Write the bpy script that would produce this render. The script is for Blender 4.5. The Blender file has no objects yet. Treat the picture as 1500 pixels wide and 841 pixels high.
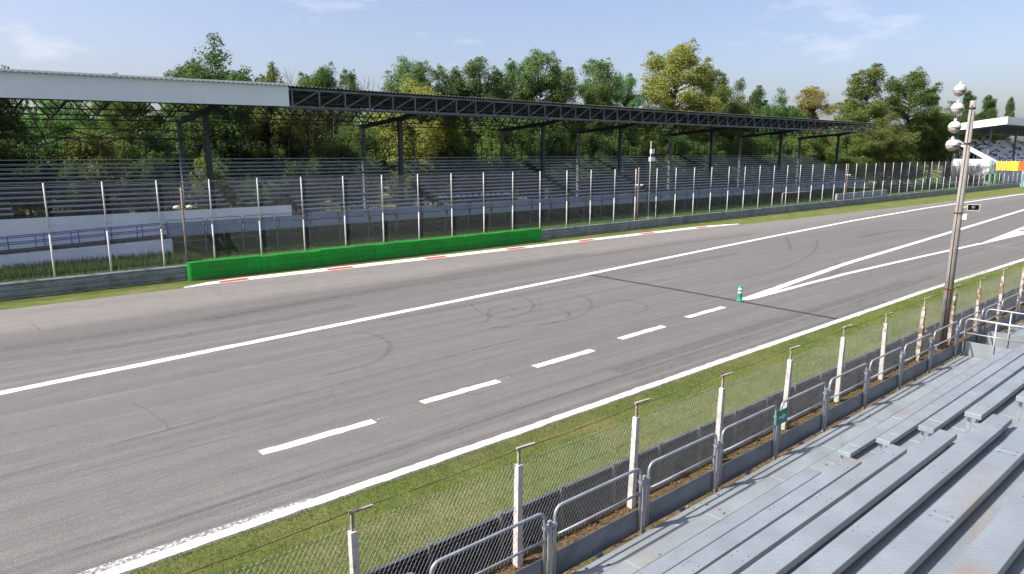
import bpy, bmesh, math, random
import numpy as np
from mathutils import Vector, Matrix

random.seed(7)
RNG = np.random.default_rng(11)
SC = bpy.context.scene
COL = SC.collection

# ----------------------------------------------------------------- camera, sky, sun, exposure
CAM_H = 7.0
FPX, CX, CY, HORIZON, VPX = 1005.0, 750.0, 420.5, 223.0, 1940.0
PITCH = math.atan((CY - HORIZON) / FPX)
YAW = math.atan((VPX - CX) / (FPX / math.cos(PITCH)))
_F = Vector((math.cos(YAW), math.sin(YAW), 0)); _R = Vector((math.sin(YAW), -math.cos(YAW), 0)); _U = Vector((0, 0, 1))
FWD = _F * math.cos(PITCH) - _U * math.sin(PITCH)
UPV = _F * math.sin(PITCH) + _U * math.cos(PITCH)
cam_data = bpy.data.cameras.new('camera')
cam_data.sensor_width = 36.0
cam_data.lens = 36.0 * FPX / 1500.0
cam_data.clip_end = 4000
cam = bpy.data.objects.new('camera', cam_data)
COL.objects.link(cam)
cam.matrix_world = Matrix.Translation((0, 0, CAM_H)) @ Matrix((_R, UPV, -FWD)).transposed().to_4x4()
SC.camera = cam

SUN_AZ, SUN_EL = math.radians(159.0), math.radians(48.5)
SUN_DIR = Vector((math.cos(SUN_AZ) * math.cos(SUN_EL), math.sin(SUN_AZ) * math.cos(SUN_EL), math.sin(SUN_EL)))
world = bpy.data.worlds.new('World'); SC.world = world; world.use_nodes = True
wn, wl = world.node_tree.nodes, world.node_tree.links
wn.clear()
w_out = wn.new('ShaderNodeOutputWorld'); w_bg = wn.new('ShaderNodeBackground')
w_sky = wn.new('ShaderNodeTexSky'); w_sky.sky_type = 'NISHITA'; w_sky.sun_disc = False
w_sky.sun_elevation = SUN_EL; w_sky.sun_rotation = math.atan2(SUN_DIR.x, SUN_DIR.y)
w_sky.altitude = 150; w_sky.air_density = 1.0; w_sky.dust_density = 3.2; w_sky.ozone_density = 2.0
w_bg.inputs['Strength'].default_value = 0.11
# thin high cloud wisps over the clear sky
w_tc = wn.new('ShaderNodeTexCoord'); w_map = wn.new('ShaderNodeMapping'); w_map.inputs['Scale'].default_value = (1.6, 1.6, 5.5)
w_map.inputs['Location'].default_value = (0.35, 0.1, 0.0)
w_nz = wn.new('ShaderNodeTexNoise'); w_nz.inputs['Scale'].default_value = 3.2; w_nz.inputs['Detail'].default_value = 7; w_nz.inputs['Roughness'].default_value = 0.6
w_rp = wn.new('ShaderNodeValToRGB'); w_rp.color_ramp.elements[0].position = 0.585; w_rp.color_ramp.elements[1].position = 0.80
w_rp.color_ramp.elements[0].color = (0, 0, 0, 1); w_rp.color_ramp.elements[1].color = (0.42, 0.42, 0.42, 1)
w_mix = wn.new('ShaderNodeMix'); w_mix.data_type = 'RGBA'; w_mix.inputs['B'].default_value = (6.6, 6.4, 6.5, 1)
wl.new(w_tc.outputs['Generated'], w_map.inputs['Vector']); wl.new(w_map.outputs['Vector'], w_nz.inputs['Vector'])
wl.new(w_nz.outputs['Fac'], w_rp.inputs['Fac']); wl.new(w_rp.outputs['Color'], w_mix.inputs['Factor'])
w_tint = wn.new('ShaderNodeMix'); w_tint.data_type = 'RGBA'; w_tint.blend_type = 'MULTIPLY'; w_tint.inputs['Factor'].default_value = 1.0; w_tint.inputs['B'].default_value = (1.03, 0.97, 1.04, 1)
w_hsv = wn.new('ShaderNodeHueSaturation'); w_hsv.inputs['Saturation'].default_value = 0.92
wl.new(w_sky.outputs['Color'], w_hsv.inputs['Color']); wl.new(w_hsv.outputs['Color'], w_tint.inputs['A']); wl.new(w_tint.outputs['Result'], w_mix.inputs['A']); wl.new(w_mix.outputs['Result'], w_bg.inputs['Color'])
wl.new(w_bg.outputs['Background'], w_out.inputs['Surface'])

sun_data = bpy.data.lights.new('sun', 'SUN'); sun_data.energy = 4.4; sun_data.angle = math.radians(0.53); sun_data.color = (1.0, 0.955, 0.88)
sun = bpy.data.objects.new('sun', sun_data); COL.objects.link(sun)
sun.rotation_euler = SUN_DIR.to_track_quat('Z', 'Y').to_euler()
vs = SC.view_settings; vs.view_transform = 'Standard'; vs.look = 'None'; vs.gamma = 1.0; vs.use_curve_mapping = False
vs.exposure = 0.85

# ----------------------------------------------------------------- pixel of the photograph -> direction (used to read positions off the ground)
def ray(x, y): return FWD + _R * ((x - CX) / FPX) + UPV * ((CY - y) / FPX)
def gz(x, y, z=0.0):
    d = ray(x, y); return Vector((0, 0, CAM_H)) + d * ((z - CAM_H) / d.z)
def gy(x, y, Y):
    d = ray(x, y); return Vector((0, 0, CAM_H)) + d * (Y / d.y)

# ----------------------------------------------------------------- materials
MATS = {}
class NT:
    def __init__(self, name):
        self.m = bpy.data.materials.new(name); self.m.use_nodes = True
        self.t = self.m.node_tree; self.n = self.t.nodes; self.l = self.t.links
        self.bsdf = self.n['Principled BSDF']; self.tc = self.n.new('ShaderNodeTexCoord'); self.out = self.n['Material Output']
        MATS[name] = self.m
    def link(self, a, b): self.l.new(a, b)
    def coord(self, scale=(1, 1, 1), kind='Object', rot=(0, 0, 0)):
        mp = self.n.new('ShaderNodeMapping'); mp.inputs['Scale'].default_value = scale; mp.inputs['Rotation'].default_value = rot
        if kind == 'World':
            g = self.n.new('ShaderNodeNewGeometry'); self.link(g.outputs['Position'], mp.inputs['Vector'])
        else: self.link(self.tc.outputs[kind], mp.inputs['Vector'])
        return mp.outputs['Vector']
    def noise(self, vec, scale, detail=4, rough=0.55, dist=0.0):
        t = self.n.new('ShaderNodeTexNoise'); t.inputs['Scale'].default_value = scale; t.inputs['Detail'].default_value = detail
        t.inputs['Roughness'].default_value = rough; t.inputs['Distortion'].default_value = dist
        self.link(vec, t.inputs['Vector']); return t.outputs['Fac']
    def voro(self, vec, scale, feature='F1'):
        t = self.n.new('ShaderNodeTexVoronoi'); t.feature = feature; t.inputs['Scale'].default_value = scale
        self.link(vec, t.inputs['Vector']); return t.outputs['Distance']
    def ramp(self, fac, stops):
        r = self.n.new('ShaderNodeValToRGB'); e = r.color_ramp.elements
        while len(e) < len(stops): e.new(0.5)
        for k, (p, c) in enumerate(stops):
            e[k].position = p; e[k].color = (c, c, c, 1) if isinstance(c, (int, float)) else (*c, 1)
        self.link(fac, r.inputs['Fac']); return r.outputs['Color']
    def mix(self, fac, a, b, mode='MIX'):
        m = self.n.new('ShaderNodeMix'); m.data_type = 'RGBA'; m.blend_type = mode; m.clamp_factor = True
        for s, v in (('Factor', fac), ('A', a), ('B', b)):
            if isinstance(v, (int, float)): m.inputs[s].default_value = v if s == 'Factor' else (v, v, v, 1)
            elif isinstance(v, tuple): m.inputs[s].default_value = (*v, 1)
            else: self.link(v, m.inputs[s])
        return m.outputs['Result']
    def math(self, op, a, b=0.0, c=0.0):
        m = self.n.new('ShaderNodeMath'); m.operation = op
        for k, v in enumerate((a, b, c)):
            if isinstance(v, (int, float)): m.inputs[k].default_value = v
            else: self.link(v, m.inputs[k])
        return m.outputs['Value']
    def sep(self, vec):
        s = self.n.new('ShaderNodeSeparateXYZ'); self.link(vec, s.inputs[0]); return s.outputs
    def base(self, c):
        if isinstance(c, tuple): self.bsdf.inputs['Base Color'].default_value = (*c, 1)
        else: self.link(c, self.bsdf.inputs['Base Color'])
    def set(self, rough=0.6, metal=0.0, spec=0.5):
        self.bsdf.inputs['Roughness'].default_value = rough; self.bsdf.inputs['Metallic'].default_value = metal
        self.bsdf.inputs['Specular IOR Level'].default_value = spec
    def bump(self, h, strength=0.3, dist=0.01):
        b = self.n.new('ShaderNodeBump'); b.inputs['Strength'].default_value = strength; b.inputs['Distance'].default_value = dist
        self.link(h, b.inputs['Height']); self.link(b.outputs['Normal'], self.bsdf.inputs['Normal'])

def weathered(name, col, dark, rough=0.55, metal=0.0, scale=1.5, rust=0.0, amount=(0.4, 0.7)):
    """paint or metal with uneven dirt and, where asked, rust patches"""
    m = NT(name); v = m.coord(kind='World')
    n1 = m.noise(v, scale, 6, 0.65); c = m.mix(m.ramp(n1, [(amount[0], 0.0), (amount[1], 1.0)]), col, dark)
    n2 = m.noise(v, 38, 3); c = m.mix(0.25, c, m.mix(n2, (0.02, 0.02, 0.02), (0.95, 0.95, 0.95)), 'SOFT_LIGHT')
    if rust > 0:
        n3 = m.noise(v, 5.0, 6, 0.7, 0.4); c = m.mix(m.ramp(n3, [(0.62 - rust * 0.2, 0.0), (0.72 - rust * 0.2, 0.9)]), c, (0.22, 0.085, 0.035))
    m.base(c); m.set(rough, metal); m.bump(n2, 0.08, 0.005); return m.m

# asphalt: aggregate speckle, rolled streaks along the lane, seams, patches and hair cracks
m = NT('asphalt'); v = m.coord(kind='World'); xs = m.sep(v)
spk = m.noise(v, 55, 2, 0.8); mid = m.noise(v, 1.1, 6, 0.62)
streak = m.noise(m.coord((0.035, 1.9, 1), 'World', (0, 0, 0.012)), 1.0, 5, 0.7)
streak2 = m.noise(m.coord((0.012, 6.0, 1), 'World', (0, 0, 0.035)), 1.0, 4, 0.65)
c = m.mix(m.ramp(streak, [(0.36, 0.0), (0.64, 1.0)]), (0.130, 0.1260, 0.116), (0.186, 0.180, 0.166))
wob = m.math('MULTIPLY_ADD', m.math('SUBTRACT', m.noise(m.coord((0.06, 0.3, 1), 'World'), 1.0, 4), 0.5), 3.0, xs[1])
c = m.mix(m.ramp(m.math('DIVIDE', wob, 45.0), [(0.615, 0.0), (0.66, 0.35), (0.73, 0.5), (0.745, 1.0)]), c, (0.245, 0.230, 0.208))
dk = m.math('MULTIPLY', m.ramp(m.math('DIVIDE', wob, 45.0), [(0.62, 0.0), (0.64, 1.0), (0.715, 1.0), (0.735, 0.0)]), m.ramp(m.math('DIVIDE', xs[0], 100.0), [(0.0, 0.75), (0.30, 0.35), (0.6, 0.0)]))
c = m.mix(dk, c, (0.112, 0.104, 0.104))
c = m.mix(m.math('MULTIPLY', m.ramp(streak2, [(0.36, 1.0), (0.52, 0.0)]), 0.38), c, (0.070, 0.067, 0.066))
c = m.mix(m.ramp(mid, [(0.3, 0.35), (0.7, 0.0)]), c, (0.088, 0.085, 0.083))
cr = m.voro(m.mix(0.12, m.coord((0.10, 0.24, 1), 'World'), m.n.new('ShaderNodeTexNoise').outputs['Color']), 1.0, 'DISTANCE_TO_EDGE')
crk = m.math('MULTIPLY', m.ramp(cr, [(0.0, 1.0), (0.0045, 0.0)]), m.ramp(m.noise(v, 0.35, 3), [(0.45, 0.0), (0.6, 0.8)]))
c = m.mix(m.math('MULTIPLY', crk, 0.6), c, (0.045, 0.043, 0.042))
c = m.mix(m.ramp(m.noise(v, 30, 3, 0.85), [(0.40, 0.62), (0.60, 0.0)]), c, (0.060, 0.057, 0.053))
c = m.mix(m.ramp(m.noise(v, 48, 2, 0.9), [(0.57, 0.0), (0.70, 0.62)]), c, (0.37, 0.35, 0.32))
m.base(c); m.set(0.82, 0, 0.35); m.bump(spk, 0.45, 0.006)

# painted road markings, worn through to the asphalt
def road_paint(name, col, wear):
    m = NT(name); v = m.coord(kind='World')
    n = m.noise(v, 11, 6, 0.8); n2 = m.noise(m.coord((0.25, 2.5, 1), 'World'), 2.0, 4, 0.6)
    f = m.math('ADD', m.ramp(n, [(0.56, 0.0), (0.74, wear)]), m.ramp(n2, [(0.55, 0.0), (0.78, wear)]))
    m.base(m.mix(f, col, (0.20, 0.195, 0.185))); m.set(0.6, 0, 0.4); m.bump(n, 0.2, 0.003); return m.m
road_paint('white_paint', (0.74, 0.735, 0.71), 0.6)
m = NT('worn_white_paint'); v = m.coord(kind='World'); m.base((0.70, 0.69, 0.66)); m.set(0.7)
tr = m.n.new('ShaderNodeBsdfTransparent'); mx = m.n.new('ShaderNodeMixShader'); m.link(m.ramp(m.noise(v, 14, 6, 0.8), [(0.46, 0.0), (0.60, 0.85)]), mx.inputs['Fac'])
m.link(tr.outputs[0], mx.inputs[1]); m.link(m.bsdf.outputs[0], mx.inputs[2]); m.link(mx.outputs[0], m.out.inputs['Surface'])
road_paint('red_paint', (0.64, 0.045, 0.030), 0.2)
road_paint('pale_green_paint', (0.42, 0.60, 0.28), 0.6)

def rubber(name, opac):
    m = NT(name); v = m.coord(kind='World'); n = m.noise(v, 3.0, 5, 0.7); n2 = m.noise(v, 42, 2, 0.8)
    m.base((0.030, 0.029, 0.029)); m.set(0.75)
    tr = m.n.new('ShaderNodeBsdfTransparent'); mx = m.n.new('ShaderNodeMixShader')
    m.link(m.math('MULTIPLY', m.math('MULTIPLY', m.ramp(n, [(0.32, 0.15), (0.62, 1.0)]), m.ramp(n2, [(0.3, 0.45), (0.6, 1.0)])), opac), mx.inputs['Fac'])
    m.link(tr.outputs[0], mx.inputs[1]); m.link(m.bsdf.outputs[0], mx.inputs[2]); m.link(mx.outputs[0], m.out.inputs['Surface']); return m.m
rubber('crack_fill', 0.48); rubber('rubber', 0.22); rubber('faint_rubber', 0.17)
m = NT('joint_sealant'); v = m.coord(kind='World'); m.base(m.mix(m.noise(v, 4, 4), (0.018, 0.018, 0.020), (0.05, 0.05, 0.052))); m.set(0.5)

# grass
def grass_mat(name, a, b, dry, dryness):
    m = NT(name); v = m.coord(kind='World')
    n1 = m.noise(v, 2.2, 6, 0.7); n2 = m.noise(v, 26, 4, 0.8); n3 = m.noise(v, 0.45, 5, 0.65)
    c = m.mix(m.ramp(n1, [(0.32, 0.0), (0.68, 1.0)]), a, b)
    c = m.mix(m.ramp(n3, [(0.62 - dryness, 0.0), (0.86 - dryness, 0.85)]), c, dry)
    c = m.mix(m.ramp(n2, [(0.3, 0.75), (0.62, 0.0)]), c, tuple(x * 0.45 for x in a))
    m.base(c); m.set(0.9, 0, 0.15); m.bump(n2, 0.9, 0.05); return m.m
grass_mat('grass_ground', (0.092, 0.134, 0.028), (0.165, 0.200, 0.052), (0.27, 0.228, 0.105), 0.16)
grass_mat('bank_ground', (0.050, 0.105, 0.018), (0.085, 0.150, 0.030), (0.16, 0.15, 0.06), 0.0)
m = NT('soil'); v = m.coord(kind='World'); n = m.noise(v, 9, 6, 0.75); n2 = m.noise(v, 1.4, 4)
c = m.mix(m.ramp(n, [(0.32, 0.0), (0.7, 1.0)]), (0.060, 0.038, 0.022), (0.24, 0.165, 0.090)); c = m.mix(m.ramp(n2, [(0.5, 0.0), (0.66, 0.75)]), c, (0.075, 0.105, 0.025))
m.base(c); m.set(0.95, 0, 0.1); m.bump(n, 0.9, 0.04)

m = NT('shade_dark_soil'); v = m.coord(kind='World'); n = m.noise(v, 22, 5, 0.8); m.base(m.mix(n, (0.035, 0.034, 0.033), (0.12, 0.115, 0.11))); m.set(0.95, 0, 0.2); m.bump(n, 0.8, 0.03)  # dark colour stands in for the shadow under the bleacher

def leaf_mat(name, a, b, transl=0.35):
    m = NT(name); g = m.n.new('ShaderNodeNewGeometry'); v = m.coord(kind='Object')
    oi = m.n.new('ShaderNodeObjectInfo')
    c = m.mix(g.outputs['Random Per Island'], a, b)
    c = m.mix(m.ramp(m.noise(v, 0.55, 3), [(0.40, 0.0), (0.66, 0.6)]), c, tuple(min(1, x * k) for x, k in zip(b, (1.12, 1.08, 0.8))))
    hsv = m.n.new('ShaderNodeHueSaturation'); m.link(c, hsv.inputs['Color'])
    m.link(m.math('MULTIPLY_ADD', oi.outputs['Random'], 0.4, 0.8), hsv.inputs['Value'])
    m.link(m.math('MULTIPLY_ADD', oi.outputs['Random'], 0.025, 0.492), hsv.inputs['Hue'])
    c = hsv.outputs['Color']
    m.base(c); m.set(0.55, 0, 0.3)
    tl = m.n.new('ShaderNodeBsdfTranslucent'); m.link(m.mix(1.0, c, (1.25, 1.25, 0.7), 'MULTIPLY'), tl.inputs['Color'])
    mx = m.n.new('ShaderNodeMixShader'); mx.inputs['Fac'].default_value = transl
    m.link(m.bsdf.outputs[0], mx.inputs[1]); m.link(tl.outputs[0], mx.inputs[2]); m.link(mx.outputs[0], m.out.inputs['Surface']); return m.m
leaf_mat('leaf_dark', (0.043, 0.085, 0.029), (0.099, 0.156, 0.052), 0.5)
leaf_mat('leaf_mid', (0.068, 0.123, 0.035), (0.143, 0.201, 0.064), 0.5)
leaf_mat('leaf_olive', (0.103, 0.148, 0.042), (0.196, 0.235, 0.079), 0.5)
leaf_mat('leaf_yellow', (0.173, 0.202, 0.054), (0.309, 0.319, 0.107), 0.5)
leaf_mat('leaf_locust', (0.077, 0.132, 0.061), (0.15, 0.208, 0.102), 0.5)
leaf_mat('leaf_bright', (0.065, 0.155, 0.05), (0.113, 0.218, 0.074), 0.5)
leaf_mat('leaf_autumn', (0.181, 0.148, 0.056), (0.275, 0.232, 0.093), 0.5)
leaf_mat('blade', (0.090, 0.140, 0.028), (0.225, 0.250, 0.085), 0.3)
leaf_mat('dry_leaf', (0.10, 0.055, 0.022), (0.28, 0.18, 0.08), 0.1)
weathered('bark', (0.085, 0.065, 0.048), (0.040, 0.032, 0.025), 0.9, 0, 3)

weathered('galvanised', (0.36, 0.38, 0.41), (0.22, 0.24, 0.27), 0.42, 0.35, 2.5)
weathered('kick_plate', (0.20, 0.225, 0.26), (0.11, 0.125, 0.15), 0.5, 0.35, 2.2)
weathered('guard_steel', (0.34, 0.365, 0.40), (0.16, 0.175, 0.20), 0.42, 0.4, 1.2)
weathered('shade_guard_steel', (0.075, 0.085, 0.105), (0.032, 0.035, 0.045), 0.6, 0.2, 1.4, 0.05)  # steel darkened to put the shade of the near rail's back into its colour
weathered('rail_post_steel', (0.13, 0.14, 0.16), (0.07, 0.075, 0.085), 0.6, 0.3, 2.0)
weathered('post_old', (0.38, 0.34, 0.29), (0.24, 0.20, 0.16), 0.8, 0.1, 5, 0.3)
weathered('dark_steel', (0.060, 0.068, 0.082), (0.030, 0.034, 0.042), 0.55, 0.2, 0.8)
weathered('truss_steel', (0.17, 0.19, 0.225), (0.085, 0.095, 0.115), 0.5, 0.3, 1.0)
weathered('far_plank', (0.60, 0.66, 0.76), (0.44, 0.49, 0.58), 0.5, 0.2, 0.35)
weathered('far_panel', (0.27, 0.315, 0.40), (0.20, 0.235, 0.30), 0.5, 0.1, 0.35)
weathered('roof_metal', (0.20, 0.19, 0.18), (0.11, 0.105, 0.10), 0.6, 0.1, 0.25)
weathered('cladding', (0.78, 0.80, 0.82), (0.68, 0.71, 0.74), 0.55, 0, 0.15)
weathered('white_wall_paint', (0.80, 0.81, 0.83), (0.62, 0.64, 0.67), 0.8, 0, 0.5)
weathered('white_roof_paint', (0.80, 0.80, 0.80), (0.68, 0.68, 0.69), 0.6, 0, 0.15)
weathered('post_white', (0.64, 0.63, 0.60), (0.46, 0.43, 0.39), 0.75, 0, 2.5, 0.10)
weathered('post_rusty', (0.62, 0.59, 0.54), (0.42, 0.36, 0.30), 0.8, 0, 2.5, 0.75)
weathered('post_grey', (0.42, 0.43, 0.44), (0.27, 0.28, 0.29), 0.6, 0.2, 1.5)
weathered('post_pale', (0.60, 0.60, 0.58), (0.46, 0.46, 0.45), 0.6, 0.1, 1.5)
weathered('lamp_bowl', (0.40, 0.36, 0.34), (0.20, 0.17, 0.16), 0.35, 0.2, 6)
weathered('column_grey', (0.20, 0.21, 0.225), (0.11, 0.115, 0.125), 0.6, 0.1, 1.0)
weathered('open_plank', (0.16, 0.175, 0.20), (0.10, 0.11, 0.13), 0.6, 0.1, 0.5)
weathered('rust', (0.20, 0.075, 0.03), (0.10, 0.04, 0.02), 0.9, 0, 6)
weathered('wire', (0.40, 0.41, 0.40), (0.24, 0.245, 0.24), 0.5, 0.4, 4)
weathered('far_wire', (0.09, 0.098, 0.115), (0.06, 0.066, 0.075), 0.5, 0.3, 4)
weathered('rusty_wire', (0.12, 0.060, 0.030), (0.055, 0.035, 0.025), 0.85, 0, 8)
weathered('dark_wire', (0.055, 0.052, 0.046), (0.03, 0.028, 0.026), 0.7, 0, 8)
m = NT('green_belt'); v = m.coord(kind='World'); xs = m.sep(v); n1 = m.noise(v, 0.9, 6, 0.65); n2 = m.noise(m.coord((2.5, 2.5, 0.35), 'World'), 1.0, 5, 0.7); n3 = m.noise(v, 24, 3)
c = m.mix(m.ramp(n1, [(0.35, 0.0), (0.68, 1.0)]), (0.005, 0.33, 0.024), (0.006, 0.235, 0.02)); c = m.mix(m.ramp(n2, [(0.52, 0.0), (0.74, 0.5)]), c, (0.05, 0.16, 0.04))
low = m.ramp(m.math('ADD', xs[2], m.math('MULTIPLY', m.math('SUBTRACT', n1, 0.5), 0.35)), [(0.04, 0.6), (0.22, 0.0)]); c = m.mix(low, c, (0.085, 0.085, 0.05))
m.base(c); m.set(0.6, 0, 0.4); m.bump(n3, 0.15, 0.01)
weathered('blue_paint', (0.035, 0.12, 0.42), (0.022, 0.08, 0.30), 0.5, 0, 2)
weathered('ramp_floor', (0.07, 0.07, 0.075), (0.04, 0.04, 0.044), 0.8, 0, 2)
weathered('concrete_pole', (0.29, 0.265, 0.235), (0.20, 0.18, 0.155), 0.85, 0, 3)
weathered('timber_post', (0.26, 0.19, 0.13), (0.15, 0.10, 0.07), 0.85, 0, 4)
weathered('lamp_cream', (0.62, 0.56, 0.40), (0.45, 0.40, 0.28), 0.5, 0, 6)
weathered('lamp_shell', (0.60, 0.59, 0.57), (0.36, 0.32, 0.29), 0.45, 0.0, 4, 0.0, (0.45, 0.6))
weathered('lamp_dark', (0.035, 0.032, 0.03), (0.02, 0.02, 0.02), 0.5, 0, 5)
weathered('box_white', (0.78, 0.78, 0.77), (0.6, 0.6, 0.6), 0.5, 0, 3)
weathered('bollard_green', (0.010, 0.30, 0.17), (0.008, 0.21, 0.12), 0.45, 0, 4)
weathered('sign_green', (0.006, 0.24, 0.155), (0.005, 0.18, 0.12), 0.5, 0, 4)
weathered('sign_mark', (0.42, 0.66, 0.60), (0.30, 0.52, 0.46), 0.6, 0, 9)
weathered('gantry_green', (0.10, 0.28, 0.15), (0.06, 0.18, 0.10), 0.5, 0.1, 1)
weathered('sign_yellow', (0.80, 0.60, 0.045), (0.78, 0.58, 0.042), 0.5, 0, 0.6)
weathered('sign_orange', (0.68, 0.13, 0.03), (0.6, 0.1, 0.025), 0.5, 0, 0.6)
weathered('pale_blue', (0.42, 0.62, 0.72), (0.34, 0.52, 0.62), 0.5, 0, 0.5)
weathered('grey_cladding', (0.36, 0.37, 0.40), (0.28, 0.29, 0.32), 0.6, 0, 0.3)
weathered('stand_white', (0.80, 0.81, 0.84), (0.68, 0.69, 0.73), 0.6, 0, 0.4)
weathered('seat_dark', (0.045, 0.03, 0.035), (0.02, 0.02, 0.025), 0.6, 0, 2)
weathered('speaker_white', (0.62, 0.60, 0.52), (0.48, 0.46, 0.40), 0.5, 0, 4)

# near bleacher planks: perforated galvanised sheet with dirt and a few brown stains
m = NT('bench_plank'); v = m.coord(kind='World'); xs = m.sep(v)
gx_ = m.math('SINE', m.math('MULTIPLY', xs[0], 2 * math.pi / 0.036)); gy_ = m.math('SINE', m.math('MULTIPLY', xs[1], 2 * math.pi / 0.030))
gn = m.n.new('ShaderNodeNewGeometry'); up_ = m.math('GREATER_THAN', m.sep(gn.outputs['True Normal'])[2], 0.7)
hole = m.math('MULTIPLY', m.ramp(m.math('MULTIPLY', gx_, gy_), [(0.30, 0.0), (0.62, 1.0)]), up_)
n1 = m.noise(v, 1.3, 6, 0.65); n2 = m.noise(v, 30, 3, 0.7); n3 = m.noise(m.coord((0.8, 1.6, 1), 'World'), 0.9, 6, 0.7, 0.3)
c = m.mix(m.ramp(n1, [(0.35, 0.0), (0.68, 1.0)]), (0.300, 0.342, 0.372), (0.232, 0.265, 0.288))
c = m.mix(m.ramp(n3, [(0.57, 0.0), (0.72, 0.6)]), c, (0.31, 0.225, 0.15))
c = m.mix(m.ramp(n2, [(0.35, 0.25), (0.6, 0.0)]), c, (0.20, 0.20, 0.20))
c = m.mix(m.math('MULTIPLY', hole, 0.62), c, (0.10, 0.105, 0.11))
m.base(c); m.set(0.5, 0.25, 0.4); m.bump(m.math('SUBTRACT', 1.0, hole), 0.35, 0.004)
# plain walkway boards
m = NT('floor_board'); v = m.coord(kind='World'); n1 = m.noise(v, 1.1, 6, 0.65); n2 = m.noise(v, 34, 3, 0.7); n3 = m.noise(v, 0.8, 5, 0.7)
c = m.mix(m.ramp(n1, [(0.35, 0.0), (0.68, 1.0)]), (0.275, 0.308, 0.322), (0.205, 0.228, 0.238)); c = m.mix(m.ramp(n3, [(0.58, 0.0), (0.75, 0.5)]), c, (0.36, 0.31, 0.24))
c = m.mix(m.ramp(n2, [(0.35, 0.3), (0.6, 0.0)]), c, (0.2, 0.2, 0.2)); m.base(c); m.set(0.55, 0.2, 0.4); m.bump(n2, 0.15, 0.003)

# ----------------------------------------------------------------- object helpers
def new_obj(name, me, parent=None, mat=None):
    o = bpy.data.objects.new(name, me); COL.objects.link(o)
    if mat and me is not None and not me.materials: me.materials.append(MATS[mat])
    if parent is not None:
        o.parent = parent
        o.matrix_parent_inverse = Matrix.Translation(-WLOC.get(parent.name, Vector((0, 0, 0))))
    return o
WLOC = {}
def tag(o, label, cat, group=None):
    o['label'] = label; o['category'] = cat
    if group: o['group'] = group
    return o
def thing(name, loc, label, cat, group=None):
    o = bpy.data.objects.new(name, None); COL.objects.link(o); o.location = loc; o.empty_display_size = 0.2
    WLOC[o.name] = Vector(loc); return tag(o, label, cat, group)
def structure(o): o['kind'] = 'structure'; return o
def stuff(o): o['kind'] = 'stuff'; return o
def mesh(name, verts, faces, smooth=False):
    me = bpy.data.meshes.new(name); me.from_pydata([tuple(v) for v in verts], [], faces); me.update()
    if smooth: me.polygons.foreach_set('use_smooth', [True] * len(me.polygons))
    return me
def obj(name, verts, faces, mat, parent=None, smooth=False):
    return new_obj(name, mesh(name, verts, faces, smooth), parent, mat)
BOXF = [(0, 3, 2, 1), (4, 5, 6, 7), (0, 1, 5, 4), (1, 2, 6, 5), (2, 3, 7, 6), (3, 0, 4, 7)]
_BOX = {}
def box_mesh(name, sx, sy, sz, mat, bevel=0.0):
    key = (name, round(sx, 4), round(sy, 4), round(sz, 4), mat, bevel)
    if key not in _BOX:
        a, b, c = sx / 2, sy / 2, sz / 2
        me = mesh(name, [(-a, -b, -c), (a, -b, -c), (a, b, -c), (-a, b, -c), (-a, -b, c), (a, -b, c), (a, b, c), (-a, b, c)], BOXF)
        if bevel > 0:
            bm = bmesh.new(); bm.from_mesh(me); bmesh.ops.bevel(bm, geom=list(bm.edges), offset=bevel, segments=1, affect='EDGES'); bm.to_mesh(me); bm.free()
        me.materials.append(MATS[mat]); _BOX[key] = me
    return _BOX[key]
def box(name, x0, x1, y0, y1, z0, z1, mat, parent=None, bevel=0.0):
    o = new_obj(name, box_mesh(name, x1 - x0, y1 - y0, z1 - z0, mat, bevel), parent)
    o.location = ((x0 + x1) / 2, (y0 + y1) / 2, (z0 + z1) / 2); return o
def frame_of(t):
    t = t.normalized(); a = Vector((0, 0, 1)) if abs(t.z) < 0.95 else Vector((1, 0, 0))
    u = t.cross(a).normalized(); return u, u.cross(t).normalized()
def tube_geo(pts, r, n=8, closed_ends=True):
    pts = [Vector(p) for p in pts]; V, F = [], []
    rs = r if isinstance(r, (list, tuple)) else [r] * len(pts)
    u = None
    for i, p in enumerate(pts):
        t = (pts[min(i + 1, len(pts) - 1)] - pts[max(i - 1, 0)])
        if u is None: u, w = frame_of(t)
        else:
            tn = t.normalized(); u = (u - tn * u.dot(tn)).normalized(); w = u.cross(tn).normalized()
        for k in range(n):
            a = 2 * math.pi * k / n; V.append(p + (u * math.cos(a) + w * math.sin(a)) * rs[i])
    for i in range(len(pts) - 1):
        for k in range(n):
            a, b = i * n + k, i * n + (k + 1) % n; F.append((a, b, b + n, a + n))
    if closed_ends: F.append(tuple(reversed(range(n)))); F.append(tuple(range((len(pts) - 1) * n, len(pts) * n)))
    return V, F
def tube(name, pts, r, mat, parent=None, n=8, smooth=True):
    V, F = tube_geo(pts, r, n); return obj(name, V, F, mat, parent, smooth)
def bar_geo(p0, p1, w, h):
    p0, p1 = Vector(p0), Vector(p1); u, v = frame_of(p1 - p0)
    return [p + u * (sx * w / 2) + v * (sy * h / 2) for p in (p0, p1) for sx, sy in ((-1, -1), (1, -1), (1, 1), (-1, 1))], BOXF
def bar(name, p0, p1, w, h, mat, parent=None):
    V, F = bar_geo(p0, p1, w, h); return obj(name, V, F, mat, parent)
def prism_x(name, prof, x0, x1, mat, parent=None):
    """closed (y, z) outline extruded along x"""
    n = len(prof); V = [(x0, y, z) for y, z in prof] + [(x1, y, z) for y, z in prof]
    F = [(k, (k + 1) % n, n + (k + 1) % n, n + k) for k in range(n)] + [tuple(reversed(range(n))), tuple(range(n, 2 * n))]
    return obj(name, V, F, mat, parent)
def merge(geos):
    V, F = [], []
    for v, f in geos:
        o = len(V); V += list(v); F += [tuple(i + o for i in q) for q in f]
    return V, F
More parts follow.
